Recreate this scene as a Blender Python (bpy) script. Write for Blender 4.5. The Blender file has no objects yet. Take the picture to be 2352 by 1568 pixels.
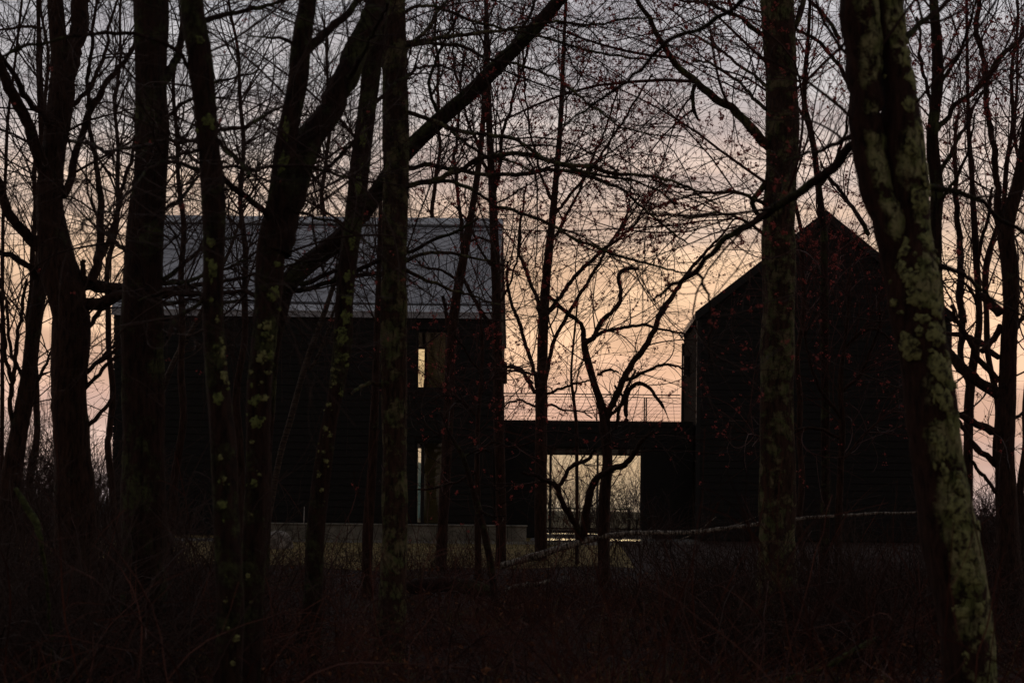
import bpy, math
import numpy as np
from math import radians, pi
from mathutils import Matrix

scene = bpy.context.scene
COL = scene.collection

# ------------------------------------------------------------------ camera
F, CX, HY, ROLL, EYE = 3870.0, 1290.0, 1165.0, 0.0105, 1.6
cam_d = bpy.data.cameras.new('camera')
cam = bpy.data.objects.new('camera', cam_d); COL.objects.link(cam)
cam_d.sensor_width = 36.0
cam_d.lens = F / 2352 * 36
cam_d.shift_x = -(CX - 1176) / 2352
cam_d.shift_y = (HY - 784) / 2352
cam_d.clip_start, cam_d.clip_end = 0.2, 20000
cam.matrix_world = Matrix.Translation((0, 0, EYE)) @ Matrix.Rotation(pi / 2, 4, 'X') @ Matrix.Rotation(ROLL, 4, 'Z')
cam_d.dof.use_dof = True
cam_d.dof.focus_distance = 31.0
cam_d.dof.aperture_fstop = 2.8
scene.camera = cam

# ------------------------------------------------------------------ world: dusk sky
world = bpy.data.worlds.new('World'); scene.world = world; world.use_nodes = True
wn, wl = world.node_tree.nodes, world.node_tree.links
wn.clear()
def N(tree, typ, **kw):
    n = tree.nodes.new(typ)
    for k, v in kw.items():
        if k.startswith('i_'): n.inputs[int(k[2:])].default_value = v
        else: setattr(n, k, v)
    return n
W = world.node_tree
out = N(W, 'ShaderNodeOutputWorld'); bg = N(W, 'ShaderNodeBackground')
tc = N(W, 'ShaderNodeTexCoord'); sep = N(W, 'ShaderNodeSeparateXYZ')
wl.new(tc.outputs['Generated'], sep.inputs[0])
mp = N(W, 'ShaderNodeMapping'); mp.inputs['Scale'].default_value = (3.0, 3.0, 26.0)
wl.new(tc.outputs['Generated'], mp.inputs[0])
nz = N(W, 'ShaderNodeTexNoise'); nz.inputs['Scale'].default_value = 1.6; nz.inputs['Detail'].default_value = 4
nz.inputs['Roughness'].default_value = 0.55
wl.new(mp.outputs[0], nz.inputs['Vector'])
jit = N(W, 'ShaderNodeMath', operation='MULTIPLY_ADD'); jit.inputs[1].default_value = 0.09
wl.new(nz.outputs['Fac'], jit.inputs[0])
off = N(W, 'ShaderNodeMath', operation='SUBTRACT'); off.inputs[1].default_value = 0.045
wl.new(sep.outputs['Z'], off.inputs[0]); wl.new(off.outputs[0], jit.inputs[2])
rmp = N(W, 'ShaderNodeValToRGB')
stops = [(0.0, (.47, .40, .39)), (.02, (.58, .44, .39)), (.056, (.75, .49, .385)), (.095, (.86, .55, .36)),
         (.135, (.87, .585, .375)), (.16, (.82, .585, .42)), (.19, (.67, .53, .455)), (.23, (.52, .485, .48)),
         (.29, (.465, .46, .485)), (.5, (.35, .36, .39)), (1.0, (.25, .265, .30))]
el = rmp.color_ramp.elements
while len(el) < len(stops): el.new(0.5)
for e, (p, c) in zip(el, stops): e.position = p; e.color = (*c, 1)
wl.new(jit.outputs[0], rmp.inputs[0])
az = N(W, 'ShaderNodeMapRange', interpolation_type='SMOOTHSTEP')
az.inputs[1].default_value, az.inputs[2].default_value = -0.5, 0.85
az.inputs[3].default_value, az.inputs[4].default_value = 0.34, 1.0
wl.new(sep.outputs['Y'], az.inputs[0])
cl = N(W, 'ShaderNodeMapRange'); cl.inputs[1].default_value, cl.inputs[2].default_value = .3, .72
cl.inputs[3].default_value, cl.inputs[4].default_value = 1.27, 1.07
wl.new(nz.outputs['Fac'], cl.inputs[0])
mm = N(W, 'ShaderNodeMath', operation='MULTIPLY'); wl.new(az.outputs[0], mm.inputs[0]); wl.new(cl.outputs[0], mm.inputs[1])
vm = N(W, 'ShaderNodeVectorMath', operation='SCALE'); wl.new(rmp.outputs[0], vm.inputs[0]); wl.new(mm.outputs[0], vm.inputs['Scale'])
mp2 = N(W, 'ShaderNodeMapping'); mp2.inputs['Scale'].default_value = (5.0, 5.0, 22.0); mp2.inputs['Location'].default_value = (3.1, .7, .4)
wl.new(tc.outputs['Generated'], mp2.inputs[0])
nc = N(W, 'ShaderNodeTexNoise'); nc.inputs['Scale'].default_value = 1.7; nc.inputs['Detail'].default_value = 5; nc.inputs['Distortion'].default_value = .4
wl.new(mp2.outputs[0], nc.inputs['Vector'])
cr_ = N(W, 'ShaderNodeValToRGB'); ce = cr_.color_ramp.elements; ce[0].position, ce[1].position = .38, .62
ce[0].color, ce[1].color = (1.16, 1.16, 1.17, 1), (.79, .775, .81, 1); wl.new(nc.outputs['Fac'], cr_.inputs[0])
vc = N(W, 'ShaderNodeVectorMath', operation='MULTIPLY'); wl.new(vm.outputs[0], vc.inputs[0]); wl.new(cr_.outputs[0], vc.inputs[1])
sky = N(W, 'ShaderNodeTexSky', sky_type='NISHITA', sun_disc=False)
sky.sun_elevation, sky.sun_rotation = radians(2), radians(4)
sk2 = N(W, 'ShaderNodeVectorMath', operation='SCALE'); sk2.inputs['Scale'].default_value = 0.05
wl.new(sky.outputs[0], sk2.inputs[0])
mx = N(W, 'ShaderNodeMix', data_type='RGBA'); mx.inputs[0].default_value = 0.1
wl.new(vc.outputs[0], mx.inputs[6]); wl.new(sk2.outputs[0], mx.inputs[7])
wl.new(mx.outputs[2], bg.inputs[0]); bg.inputs[1].default_value = 1.0
wl.new(bg.outputs[0], out.inputs[0])

sun_d = bpy.data.lights.new('sun', 'SUN'); sun = bpy.data.objects.new('sun', sun_d); COL.objects.link(sun)
sun_d.energy, sun_d.angle, sun_d.color = 0.25, radians(14), (1.0, .66, .45)
sun.rotation_euler = (radians(-88), 0, radians(-4))      # low glow behind the houses
scene.view_settings.view_transform = 'Standard'
scene.view_settings.look = 'None'
scene.view_settings.exposure, scene.view_settings.gamma = 0.0, 1.0
scene.cycles.max_bounces = 5
scene.cycles.transparent_max_bounces = 12

# ------------------------------------------------------------------ helpers
rng = np.random.default_rng(11)
def P(u, v, Y):
    """point at depth Y metres that the photograph shows at (u, v) on a 2352 px wide print"""
    a, b = (u - CX) / F, -(v - HY) / F
    return np.array([(a * math.cos(ROLL) - b * math.sin(ROLL)) * Y, Y, EYE + (a * math.sin(ROLL) + b * math.cos(ROLL)) * Y])
def pxm(w, Y): return w / F * Y

GZ = 0.75
def ground(x, y):
    x, y = np.asarray(x, float), np.asarray(y, float)
    t = np.clip((y - 17) / 20, 0, 1); t = t * t * (3 - 2 * t)
    n = .07 * np.sin(x * .9 + 1.3) * np.sin(y * .7) + .04 * np.sin(x * 2.3 + y * 1.7)
    return GZ * t + n * (1 - np.clip((y - 26) / 8, 0, 1))

def mesh(name, V, Fc, mat=None, smooth=False):
    """V (n,3), Fc: (m,k) array or list of face arrays of different k"""
    me = bpy.data.meshes.new(name)
    fl = Fc if isinstance(Fc, list) else [Fc]
    fl = [np.asarray(f, dtype=np.int32) for f in fl if len(f)]
    V = np.asarray(V, dtype=np.float32)
    me.vertices.add(len(V)); me.vertices.foreach_set('co', V.ravel())
    loops = np.concatenate([f.ravel() for f in fl])
    starts, s = [], 0
    for f in fl:
        starts.append(s + np.arange(len(f)) * f.shape[1]); s += f.size
    starts = np.concatenate(starts).astype(np.int32)
    me.loops.add(len(loops)); me.loops.foreach_set('vertex_index', loops)
    me.polygons.add(len(starts)); me.polygons.foreach_set('loop_start', starts)
    me.update(calc_edges=True)
    me.polygons.foreach_set('use_smooth', np.full(len(starts), bool(smooth)))
    if mat: me.materials.append(mat)
    return me

def link(name, me, parent=None, loc=None):
    o = bpy.data.objects.new(name, me); COL.objects.link(o)
    if parent: o.parent = parent
    if loc is not None: o.location = loc
    return o
def tag(o, label=None, cat=None, group=None, kind=None):
    if label: o['label'] = label
    if cat: o['category'] = cat
    if group: o['group'] = group
    if kind: o['kind'] = kind
    return o
def thing(name, loc, label, cat, group=None):
    o = bpy.data.objects.new(name, None); COL.objects.link(o); o.location = loc
    o.empty_display_size = .1
    return tag(o, label, cat, group)

BOXF = np.array([[0, 3, 2, 1], [4, 5, 6, 7], [0, 1, 5, 4], [1, 2, 6, 5], [2, 3, 7, 6], [3, 0, 4, 7]])
def boxes(bl):
    """list of (x0,x1,y0,y1,z0,z1) -> V, F"""
    Vs, Fs = [], []
    for i, (x0, x1, y0, y1, z0, z1) in enumerate(bl):
        Vs += [(x0, y0, z0), (x1, y0, z0), (x1, y1, z0), (x0, y1, z0), (x0, y0, z1), (x1, y0, z1), (x1, y1, z1), (x0, y1, z1)]
        Fs.append(BOXF + 8 * i)
    return np.array(Vs, float), np.concatenate(Fs)
def box_part(name, bl, mat, root, bevel=0):
    V, Fc = boxes(bl); V = V - np.array(root_loc(root))
    o = link(name, mesh(name, V, Fc, mat), root)
    if bevel:
        m = o.modifiers.new('bevel', 'BEVEL'); m.width = bevel; m.segments = 2
    return o
def root_loc(o):
    p = np.array(o.location)
    while o.parent: o = o.parent; p = p + np.array(o.location)
    return p

def tube(Pts, R, S, RM=None):
    """Pts (N,K,3), R (N,K) -> verts, quads"""
    Pts = np.asarray(Pts, float); R = np.asarray(R, float)
    n, k = R.shape
    T = np.gradient(Pts, axis=1); T /= np.linalg.norm(T, axis=2, keepdims=True) + 1e-9
    m = np.abs(T.mean(axis=1)); ref = np.eye(3)[np.argmin(m, axis=1)][:, None, :]
    U = np.cross(T, np.broadcast_to(ref, T.shape)); U /= np.linalg.norm(U, axis=2, keepdims=True) + 1e-9
    Vv = np.cross(T, U)
    a = np.arange(S) * 2 * pi / S
    rr = R[:, :, None] * (RM if RM is not None else 1.0) * np.ones(S)
    V = Pts[:, :, None, :] + rr[..., None] * (np.cos(a)[None, None, :, None] * U[:, :, None, :] + np.sin(a)[None, None, :, None] * Vv[:, :, None, :])
    base = (np.arange(n)[:, None, None] * k + np.arange(k - 1)[None, :, None]) * S
    s = np.arange(S)[None, None, :]; s2 = (s + 1) % S
    Q = np.stack([base + s, base + s2, base + S + s2, base + S + s], axis=-1).reshape(-1, 4)
    return V.reshape(-1, 3), Q

def spline(pts, n):
    """Catmull-Rom through rows of pts, resampled to n rows evenly by length"""
    p = np.asarray(pts, float)
    if len(p) == 2: p = np.vstack([p[0], (p[0] + p[1]) / 2, p[1]])
    e = np.vstack([2 * p[0] - p[1], p, 2 * p[-1] - p[-2]])
    res = []
    for i in range(1, len(e) - 2):
        t = np.linspace(0, 1, 12, endpoint=False)[:, None]
        a, b, c, d = e[i - 1], e[i], e[i + 1], e[i + 2]
        res.append(.5 * (2 * b + (c - a) * t + (2 * a - 5 * b + 4 * c - d) * t ** 2 + (3 * b - a - 3 * c + d) * t ** 3))
    q = np.vstack(res + [p[-1:]])
    L = np.concatenate([[0], np.cumsum(np.linalg.norm(np.diff(q[:, :3], axis=0), axis=1))])
    s = np.linspace(0, L[-1], n)
    return np.stack([np.interp(s, L, q[:, j]) for j in range(q.shape[1])], axis=1)

# ------------------------------------------------------------------ materials
def mat_base(name):
    m = bpy.data.materials.new(name); m.use_nodes = True
    t = m.node_tree; b = t.nodes['Principled BSDF']
    return m, t, b
def simple(name, col, rough=.8, metal=0, spec=.3):
    m, t, b = mat_base(name)
    b.inputs['Base Color'].default_value = (*col, 1); b.inputs['Roughness'].default_value = rough
    b.inputs['Metallic'].default_value = metal; b.inputs['Specular IOR Level'].default_value = spec
    return m
def noisy(name, c0, c1, scale=8, stretch=(1, 1, 1), rough=.85, bump=.3, bdist=.02, detail=6, spec=.2, lichen=None, metal=0, pos=(.35, .65)):
    """two-tone noise colour, matching bump; lichen = (colour, scale, low, high)"""
    m, t, b = mat_base(name)
    tc = N(t, 'ShaderNodeTexCoord'); mp = N(t, 'ShaderNodeMapping'); mp.inputs['Scale'].default_value = stretch
    t.links.new(tc.outputs['Object'], mp.inputs[0])
    n1 = N(t, 'ShaderNodeTexNoise'); n1.inputs['Scale'].default_value = scale; n1.inputs['Detail'].default_value = detail
    n1.inputs['Roughness'].default_value = .65
    t.links.new(mp.outputs[0], n1.inputs['Vector'])
    r = N(t, 'ShaderNodeValToRGB'); r.color_ramp.elements[0].position, r.color_ramp.elements[1].position = pos
    r.color_ramp.elements[0].color, r.color_ramp.elements[1].color = (*c0, 1), (*c1, 1)
    t.links.new(n1.outputs['Fac'], r.inputs[0])
    colo = r.outputs[0]
    if lichen:
        lc, ls, lo, hi = lichen
        n2 = N(t, 'ShaderNodeTexNoise'); n2.inputs['Scale'].default_value = ls; n2.inputs['Detail'].default_value = 7
        n2.inputs['Roughness'].default_value = .6
        t.links.new(tc.outputs['Object'], n2.inputs['Vector'])
        mr = N(t, 'ShaderNodeMapRange'); mr.inputs[1].default_value, mr.inputs[2].default_value = lo, hi
        t.links.new(n2.outputs['Fac'], mr.inputs[0])
        mx = N(t, 'ShaderNodeMix', data_type='RGBA'); mx.inputs[7].default_value = (*lc, 1)
        t.links.new(mr.outputs[0], mx.inputs[0]); t.links.new(colo, mx.inputs[6]); colo = mx.outputs[2]
    t.links.new(colo, b.inputs['Base Color'])
    bp = N(t, 'ShaderNodeBump'); bp.inputs['Strength'].default_value = bump; bp.inputs['Distance'].default_value = bdist
    t.links.new(n1.outputs['Fac'], bp.inputs['Height']); t.links.new(bp.outputs[0], b.inputs['Normal'])
    b.inputs['Roughness'].default_value = rough; b.inputs['Specular IOR Level'].default_value = spec; b.inputs['Metallic'].default_value = metal
    return m

def bark_mat(name, dark, mid, lich, lsc, lo, hi, ridge=9.0, lich2=None, side=False):
    """furrowed bark: stretched ridges, blotches, speckled lichen with cracks through it"""
    m, t, b = mat_base(name); L = t.links.new
    tc = N(t, 'ShaderNodeTexCoord'); mp = N(t, 'ShaderNodeMapping'); mp.inputs['Scale'].default_value = (1, 1, .22)
    L(tc.outputs['Object'], mp.inputs[0])
    wv = N(t, 'ShaderNodeTexNoise'); wv.inputs['Scale'].default_value = ridge * 3; wv.inputs['Detail'].default_value = 8; wv.inputs['Roughness'].default_value = .7
    L(mp.outputs[0], wv.inputs['Vector'])
    r1 = N(t, 'ShaderNodeValToRGB'); r1.color_ramp.elements[0].position, r1.color_ramp.elements[1].position = .36, .66
    r1.color_ramp.elements[0].color, r1.color_ramp.elements[1].color = (*dark, 1), (*mid, 1); L(wv.outputs['Fac'], r1.inputs[0])
    ln = N(t, 'ShaderNodeTexNoise'); ln.inputs['Scale'].default_value = lsc; ln.inputs['Detail'].default_value = 9; ln.inputs['Roughness'].default_value = .68
    L(tc.outputs['Object'], ln.inputs['Vector'])
    mr = N(t, 'ShaderNodeMapRange'); mr.inputs[1].default_value, mr.inputs[2].default_value = lo, hi; L(ln.outputs['Fac'], mr.inputs[0])
    sp = N(t, 'ShaderNodeTexNoise'); sp.inputs['Scale'].default_value = 38; sp.inputs['Detail'].default_value = 5; sp.inputs['Roughness'].default_value = .75
    L(tc.outputs['Object'], sp.inputs['Vector'])
    sr = N(t, 'ShaderNodeMapRange'); sr.inputs[1].default_value, sr.inputs[2].default_value = .30, .46; L(sp.outputs['Fac'], sr.inputs[0])
    fz = N(t, 'ShaderNodeMapRange'); fz.inputs[1].default_value, fz.inputs[2].default_value = .35, .46; L(wv.outputs['Fac'], fz.inputs[0])
    m1 = N(t, 'ShaderNodeMath', operation='MULTIPLY'); L(mr.outputs[0], m1.inputs[0]); L(sr.outputs[0], m1.inputs[1])
    m2 = N(t, 'ShaderNodeMath', operation='MULTIPLY'); L(m1.outputs[0], m2.inputs[0]); L(fz.outputs[0], m2.inputs[1])
    if side:
        sx = N(t, 'ShaderNodeSeparateXYZ'); L(tc.outputs['Normal'], sx.inputs[0])
        sd_ = N(t, 'ShaderNodeMath', operation='MULTIPLY_ADD'); L(ln.outputs['Fac'], sd_.inputs[0]); sd_.inputs[1].default_value = 2.2; L(sx.outputs['X'], sd_.inputs[2])
        sm = N(t, 'ShaderNodeMapRange'); sm.inputs[1].default_value, sm.inputs[2].default_value = .74, 1.05; L(sd_.outputs[0], sm.inputs[0])
        m3 = N(t, 'ShaderNodeMath', operation='MULTIPLY'); L(m2.outputs[0], m3.inputs[0]); L(sm.outputs[0], m3.inputs[1]); m2 = m3
    lc = N(t, 'ShaderNodeMix', data_type='RGBA'); lc.inputs[6].default_value = (*lich, 1); lc.inputs[7].default_value = (*(lich2 or lich), 1)
    ln2 = N(t, 'ShaderNodeTexNoise'); ln2.inputs['Scale'].default_value = lsc * 2.3; L(tc.outputs['Object'], ln2.inputs['Vector'])
    mr2 = N(t, 'ShaderNodeMapRange'); mr2.inputs[1].default_value, mr2.inputs[2].default_value = .4, .6; L(ln2.outputs['Fac'], mr2.inputs[0]); L(mr2.outputs[0], lc.inputs[0])
    mx = N(t, 'ShaderNodeMix', data_type='RGBA'); L(m2.outputs[0], mx.inputs[0]); L(r1.outputs[0], mx.inputs[6]); L(lc.outputs[2], mx.inputs[7])
    L(mx.outputs[2], b.inputs['Base Color'])
    ad = N(t, 'ShaderNodeMath', operation='MULTIPLY_ADD'); L(wv.outputs['Fac'], ad.inputs[0]); ad.inputs[1].default_value = 1.6; L(m2.outputs[0], ad.inputs[2])
    bp = N(t, 'ShaderNodeBump'); bp.inputs['Strength'].default_value = .9; bp.inputs['Distance'].default_value = .025
    L(ad.outputs[0], bp.inputs['Height']); L(bp.outputs[0], b.inputs['Normal'])
    b.inputs['Roughness'].default_value = .9; b.inputs['Specular IOR Level'].default_value = .15
    return m
M = {}
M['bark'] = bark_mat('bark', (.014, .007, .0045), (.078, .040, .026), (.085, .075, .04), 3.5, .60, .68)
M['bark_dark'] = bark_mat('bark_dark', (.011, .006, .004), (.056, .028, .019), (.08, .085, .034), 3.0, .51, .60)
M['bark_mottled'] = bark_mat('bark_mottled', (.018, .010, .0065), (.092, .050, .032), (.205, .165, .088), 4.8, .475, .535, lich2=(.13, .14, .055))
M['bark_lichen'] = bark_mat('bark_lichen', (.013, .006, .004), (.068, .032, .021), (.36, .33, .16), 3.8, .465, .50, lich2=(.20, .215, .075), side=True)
M['bark_birch'] = noisy('bark_birch', (.016, .010, .007), (.10, .072, .054), 9, (.8, .8, 7), bump=.4, bdist=.01, pos=(.4, .6))
M['log_birch'] = noisy('log_birch', (.03, .02, .013), (.46, .40, .32), 7, (5, 2, 2), bump=.4, bdist=.01, pos=(.42, .62))
M['moss'] = noisy('moss', (.015, .017, .006), (.09, .10, .03), 30, bump=.8, bdist=.01)
M['lichen'] = noisy('lichen', (.030, .022, .012), (.26, .26, .10), 26, pos=(.40, .56), bump=.6, bdist=.008)
M['lichen_green'] = noisy('lichen_green', (.020, .018, .008), (.17, .195, .058), 26, pos=(.38, .56), bump=.6, bdist=.008)
M['twig'] = simple('twig', (.040, .020, .013), .85)
M['twig_red'] = simple('twig_red', (.075, .028, .021), .8)
M['bud'] = noisy('bud', (.15, .038, .032), (.30, .085, .07), 40, bump=0, rough=.7)
_t = M['bud'].node_tree; _b = _t.nodes['Principled BSDF']; _o = _t.nodes['Material Output']
_tl = N(_t, 'ShaderNodeBsdfTranslucent'); _tl.inputs[0].default_value = (.80, .34, .31, 1); _mx = N(_t, 'ShaderNodeMixShader'); _mx.inputs[0].default_value = .6
_t.links.new(_b.outputs[0], _mx.inputs[1]); _t.links.new(_tl.outputs[0], _mx.inputs[2]); _t.links.new(_mx.outputs[0], _o.inputs[0])
M['bramble'] = noisy('bramble', (.012, .004, .003), (.13, .042, .024), 1.3, bump=0, rough=.75)
M['leaf'] = noisy('leaf', (.10, .035, .015), (.26, .10, .04), 6, bump=0, rough=.8)
M['litter'] = noisy('litter', (.010, .0045, .003), (.052, .022, .013), 9, bump=1.0, bdist=.06, detail=9)
M['gravel'] = noisy('gravel', (.07, .06, .05), (.20, .175, .145), 12, bump=.6, bdist=.02, detail=8)
M['lawn'] = noisy('lawn', (.12, .088, .022), (.31, .20, .065), 2.5, bump=.8, bdist=.05, detail=9)
M['grass'] = noisy('grass', (.075, .068, .02), (.23, .165, .065), 1.2, bump=0)
M['concrete'] = noisy('concrete', (.12, .105, .078), (.32, .285, .22), 2.6, bump=.35, bdist=.01, detail=8)
M['patio'] = noisy('patio', (.14, .13, .12), (.30, .28, .25), 2.2, bump=.1, bdist=.005, rough=.22, spec=.6, detail=8)
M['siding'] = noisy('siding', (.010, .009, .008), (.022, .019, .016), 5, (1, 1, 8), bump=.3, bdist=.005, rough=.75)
M['trim'] = simple('trim', (.012, .011, .010), .55)
M['roof'] = noisy('roof', (.34, .34, .36), (.53, .53, .55), .9, (1, 1, .4), bump=.05, bdist=.004, rough=.55, spec=.4)
M['roof_edge'] = simple('roof_edge', (.58, .585, .60), .5)
M['roof_line'] = simple('roof_line', (.06, .06, .062), .6)
M['metal'] = simple('metal', (.05, .045, .04), .45, .6)
M['plywood'] = noisy('plywood', (.30, .23, .10), (.40, .31, .15), 3, (1, 1, 6), bump=.05)
M['cladding_side'] = noisy('cladding_side', (.030, .022, .016), (.060, .044, .032), 4, (1, 6, 1), bump=.2, rough=1.0, spec=.02)  # side walls: warm evening glow put into a paler board colour
M['furniture'] = noisy('furniture', (.16, .13, .10), (.26, .22, .17), 5, bump=.1, rough=.3, spec=.5)
M['hill'] = noisy('hill', (.085, .14, .145), (.105, .17, .175), .02, bump=0)  # distance haze put into the colour: lighter and bluer than bare woodland
M['far_ground'] = noisy('far_ground', (.03, .032, .014), (.07, .07, .03), .05, bump=0)
M['rock'] = noisy('rock', (.07, .055, .045), (.34, .29, .24), 5, bump=.6, bdist=.03)
M['stake'] = simple('stake', (.5, .46, .40), .5)
def glass(name, tint, refl):
    m = bpy.data.materials.new(name); m.use_nodes = True; t = m.node_tree; t.nodes.clear()
    o = N(t, 'ShaderNodeOutputMaterial'); tr = N(t, 'ShaderNodeBsdfTransparent'); gl = N(t, 'ShaderNodeBsdfGlossy')
    tr.inputs[0].default_value = (*tint, 1); gl.inputs['Roughness'].default_value = .02
    fr = N(t, 'ShaderNodeFresnel'); fr.inputs[0].default_value = 1.45
    ml = N(t, 'ShaderNodeMath', operation='MULTIPLY'); ml.inputs[1].default_value = refl; t.links.new(fr.outputs[0], ml.inputs[0])
    mx = N(t, 'ShaderNodeMixShader'); t.links.new(ml.outputs[0], mx.inputs[0])
    t.links.new(tr.outputs[0], mx.inputs[1]); t.links.new(gl.outputs[0], mx.inputs[2]); t.links.new(mx.outputs[0], o.inputs[0])
    return m
M['glass'] = glass('glass', (.945, .97, .915), 1.0)

# ------------------------------------------------------------------ ground and far land
def grid_sheet(name, xs, ys, zf, mat, kind='structure'):
    X, Y = np.meshgrid(xs, ys); V = np.stack([X.ravel(), Y.ravel(), zf(X, Y).ravel()], 1)
    nx = len(xs); i = (np.arange(len(ys) - 1)[:, None] * nx + np.arange(nx - 1)[None, :]).ravel()
    o = link(name, mesh(name, V, np.stack([i, i + 1, i + 1 + nx, i + nx], 1), mat, True))
    return tag(o, kind=kind)
xs = np.unique(np.concatenate([np.linspace(-4000, -60, 12), np.linspace(-60, -16, 12), np.linspace(-16, 16, 90), np.linspace(16, 60, 12), np.linspace(60, 4000, 12)]))
ys = np.unique(np.concatenate([np.linspace(-200, -5, 8), np.linspace(-5, 45, 140), np.linspace(45, 120, 12), np.linspace(120, 9000, 16)]))
def far_z(X, Y):
    return ground(X, Y) - .9 * np.clip((Y - 70) / 400, 0, 1) * 20
grid_sheet('ground', xs, ys, far_z, M['litter'])
lx = np.linspace(-16, 1.3, 40); ly = np.linspace(29.5, 60, 50)
def lawn_edge(X, Y): return ground(X, Y) + .012
lo = grid_sheet('lawn', lx, ly, lawn_edge, M['lawn'])
grid_sheet('path', np.linspace(-14, 1.2, 30), np.linspace(37.6, 40.9, 8), lambda X, Y: ground(X, Y) + .02, M['gravel'])
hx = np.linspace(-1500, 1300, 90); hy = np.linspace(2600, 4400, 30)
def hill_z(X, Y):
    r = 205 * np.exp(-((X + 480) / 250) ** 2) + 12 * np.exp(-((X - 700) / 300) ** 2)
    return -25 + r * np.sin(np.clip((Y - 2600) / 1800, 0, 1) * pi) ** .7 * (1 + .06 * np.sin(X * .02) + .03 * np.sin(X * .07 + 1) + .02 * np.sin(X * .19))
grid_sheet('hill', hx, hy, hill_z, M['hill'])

# ------------------------------------------------------------------ houses
def split_wall(x0, x1, z0, z1, ops):
    """rectangles of wall left around the openings (x0,x1,z0,z1)"""
    xs_ = sorted({x0, x1, *[o[0] for o in ops], *[o[1] for o in ops]})
    res = []
    for a, b in zip(xs_[:-1], xs_[1:]):
        cuts = sorted([(o[2], o[3]) for o in ops if o[0] < b - 1e-6 and o[1] > a + 1e-6]); z = z0
        for c0, c1 in cuts:
            if c0 > z: res.append((a, b, z, c0))
            z = c1
        if z < z1: res.append((a, b, z, z1))
    return res
def board_siding(x0, x1, z0, z1, y, ops, pitch=.19, top=None):
    """lapped horizontal boards on a wall facing the camera; top(z)->(xa,xb) narrows a gable"""
    bl = []; z = z0
    while z < z1 - .02:
        h = min(pitch, z1 - z); a, b = x0, x1
        if top: a, b = top(z + h)
        if b - a > .1:
            ivs = [(a, b)]
            for o in ops:
                if o[2] < z + h - .02 and o[3] > z + .02:
                    ivs = [q for i in ivs for q in ((i[0], min(i[1], o[0])), (max(i[0], o[1]), i[1])) if q[1] - q[0] > .02]
            for i in ivs: bl.append((i[0], i[1], y - .022, y, z, z + h - .012))
        z += pitch
    V, Fc = boxes(bl)
    k = np.isin(np.arange(len(V)) % 8, (0, 1)); V[k, 1] -= .012           # lap: lower edge stands out
    return V, Fc
def add_window(root, ox0, ox1, oz0, oz1, y, mull=(), bars=(), label=None):
    loc = np.array(root.location)
    w = .05
    fr = [(ox0, ox0 + w, y + .02, y + .12, oz0, oz1), (ox1 - w, ox1, y + .02, y + .12, oz0, oz1),
          (ox0 + w, ox1 - w, y + .02, y + .12, oz0, oz0 + w), (ox0 + w, ox1 - w, y + .02, y + .12, oz1 - w, oz1)]
    fr += [(m - .035, m + .035, y + .022, y + .118, oz0 + w, oz1 - w) for m in mull]
    o = box_part('window', fr, M['trim'], root)
    if label: o['label'] = label
    edges = [ox0 + w] + [e for m in mull for e in (m - .035, m + .035)] + [ox1 - w]
    for a, b in zip(edges[0::2], edges[1::2]):
        V, Fc = boxes([(a, b, y + .06, y + .068, oz0 + w, oz1 - w)])
        link('pane', mesh('pane', V - loc, Fc, M['glass']), o)
    return o

D = 45.0
# --- left house, long side to the camera
XL, XR = P(262, 900, D)[0], P(1133, 900, D)[0]
DEP = 8.2
ZE = P(700, 727, D)[2]; ZR = P(1000, 516, D + DEP / 2)[2]
lh = thing('house', ((XL + XR) / 2, D, GZ), 'long black house with pale grey metal roof, its long side facing the wood', 'house')
def ux(u, Y=D, v=900): return P(u, v, Y)[0]
def vz(v, Y=D, u=1000): return P(u, v, Y)[2]
upw = (ux(955), ux(1026), vz(893), vz(758))
low = (ux(955), ux(1020), vz(1206), vz(1013))
extra = (ux(1026.001), ux(1026.002), 0, 0)
ops = [upw, low]
front = [(a, b, D, D + .25, c, d) for a, b, c, d in split_wall(XL, XR, GZ, ZE + .25, ops)]
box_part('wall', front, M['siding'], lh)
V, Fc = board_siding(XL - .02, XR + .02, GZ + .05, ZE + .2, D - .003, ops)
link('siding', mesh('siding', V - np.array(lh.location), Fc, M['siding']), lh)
YB = D + DEP
rup = (ux(955.5, YB, 830), ux(979.5, YB, 830), vz(900, YB, 968), vz(776, YB, 968))
rlow = (ux(957, YB, 1100), ux(971, YB, 1100), vz(1203, YB, 968), vz(1026, YB, 968))
box_part('wall', [(a, b, YB - .25, YB, c, d) for a, b, c, d in split_wall(XL, XR, GZ, ZE + .25, [rup, rlow])], M['siding'], lh)
# gable end walls as pentagonal slabs
def gable(name, x0, x1, y0, y1, z0, ze, zr, mat, root, along='y'):
    if along == 'y':
        pr = [(y0, z0), (y1, z0), (y1, ze), ((y0 + y1) / 2, zr), (y0, ze)]; V = [(x, p[0], p[1]) for x in (x0, x1) for p in pr]
    else:
        pr = [(x0, z0), (x1, z0), (x1, ze), ((x0 + x1) / 2, zr), (x0, ze)]; V = [(p[0], y, p[1]) for y in (y0, y1) for p in pr]
    f5 = np.array([[4, 3, 2, 1, 0], [5, 6, 7, 8, 9]]); f4 = np.array([[i, (i + 1) % 5, (i + 1) % 5 + 5, i + 5] for i in range(5)])
    return link(name, mesh(name, np.array(V) - root_loc(root), [f5, f4], mat), root)
gable('wall', XL, XL + .25, D + .253, YB - .253, GZ, ZE + .18, ZR - .12, M['cladding_side'], lh)
gable('wall', XR - .25, XR, D + .253, YB - .253, GZ, ZE + .18, ZR - .12, M['cladding_side'], lh)
yc = D + DEP / 2
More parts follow.
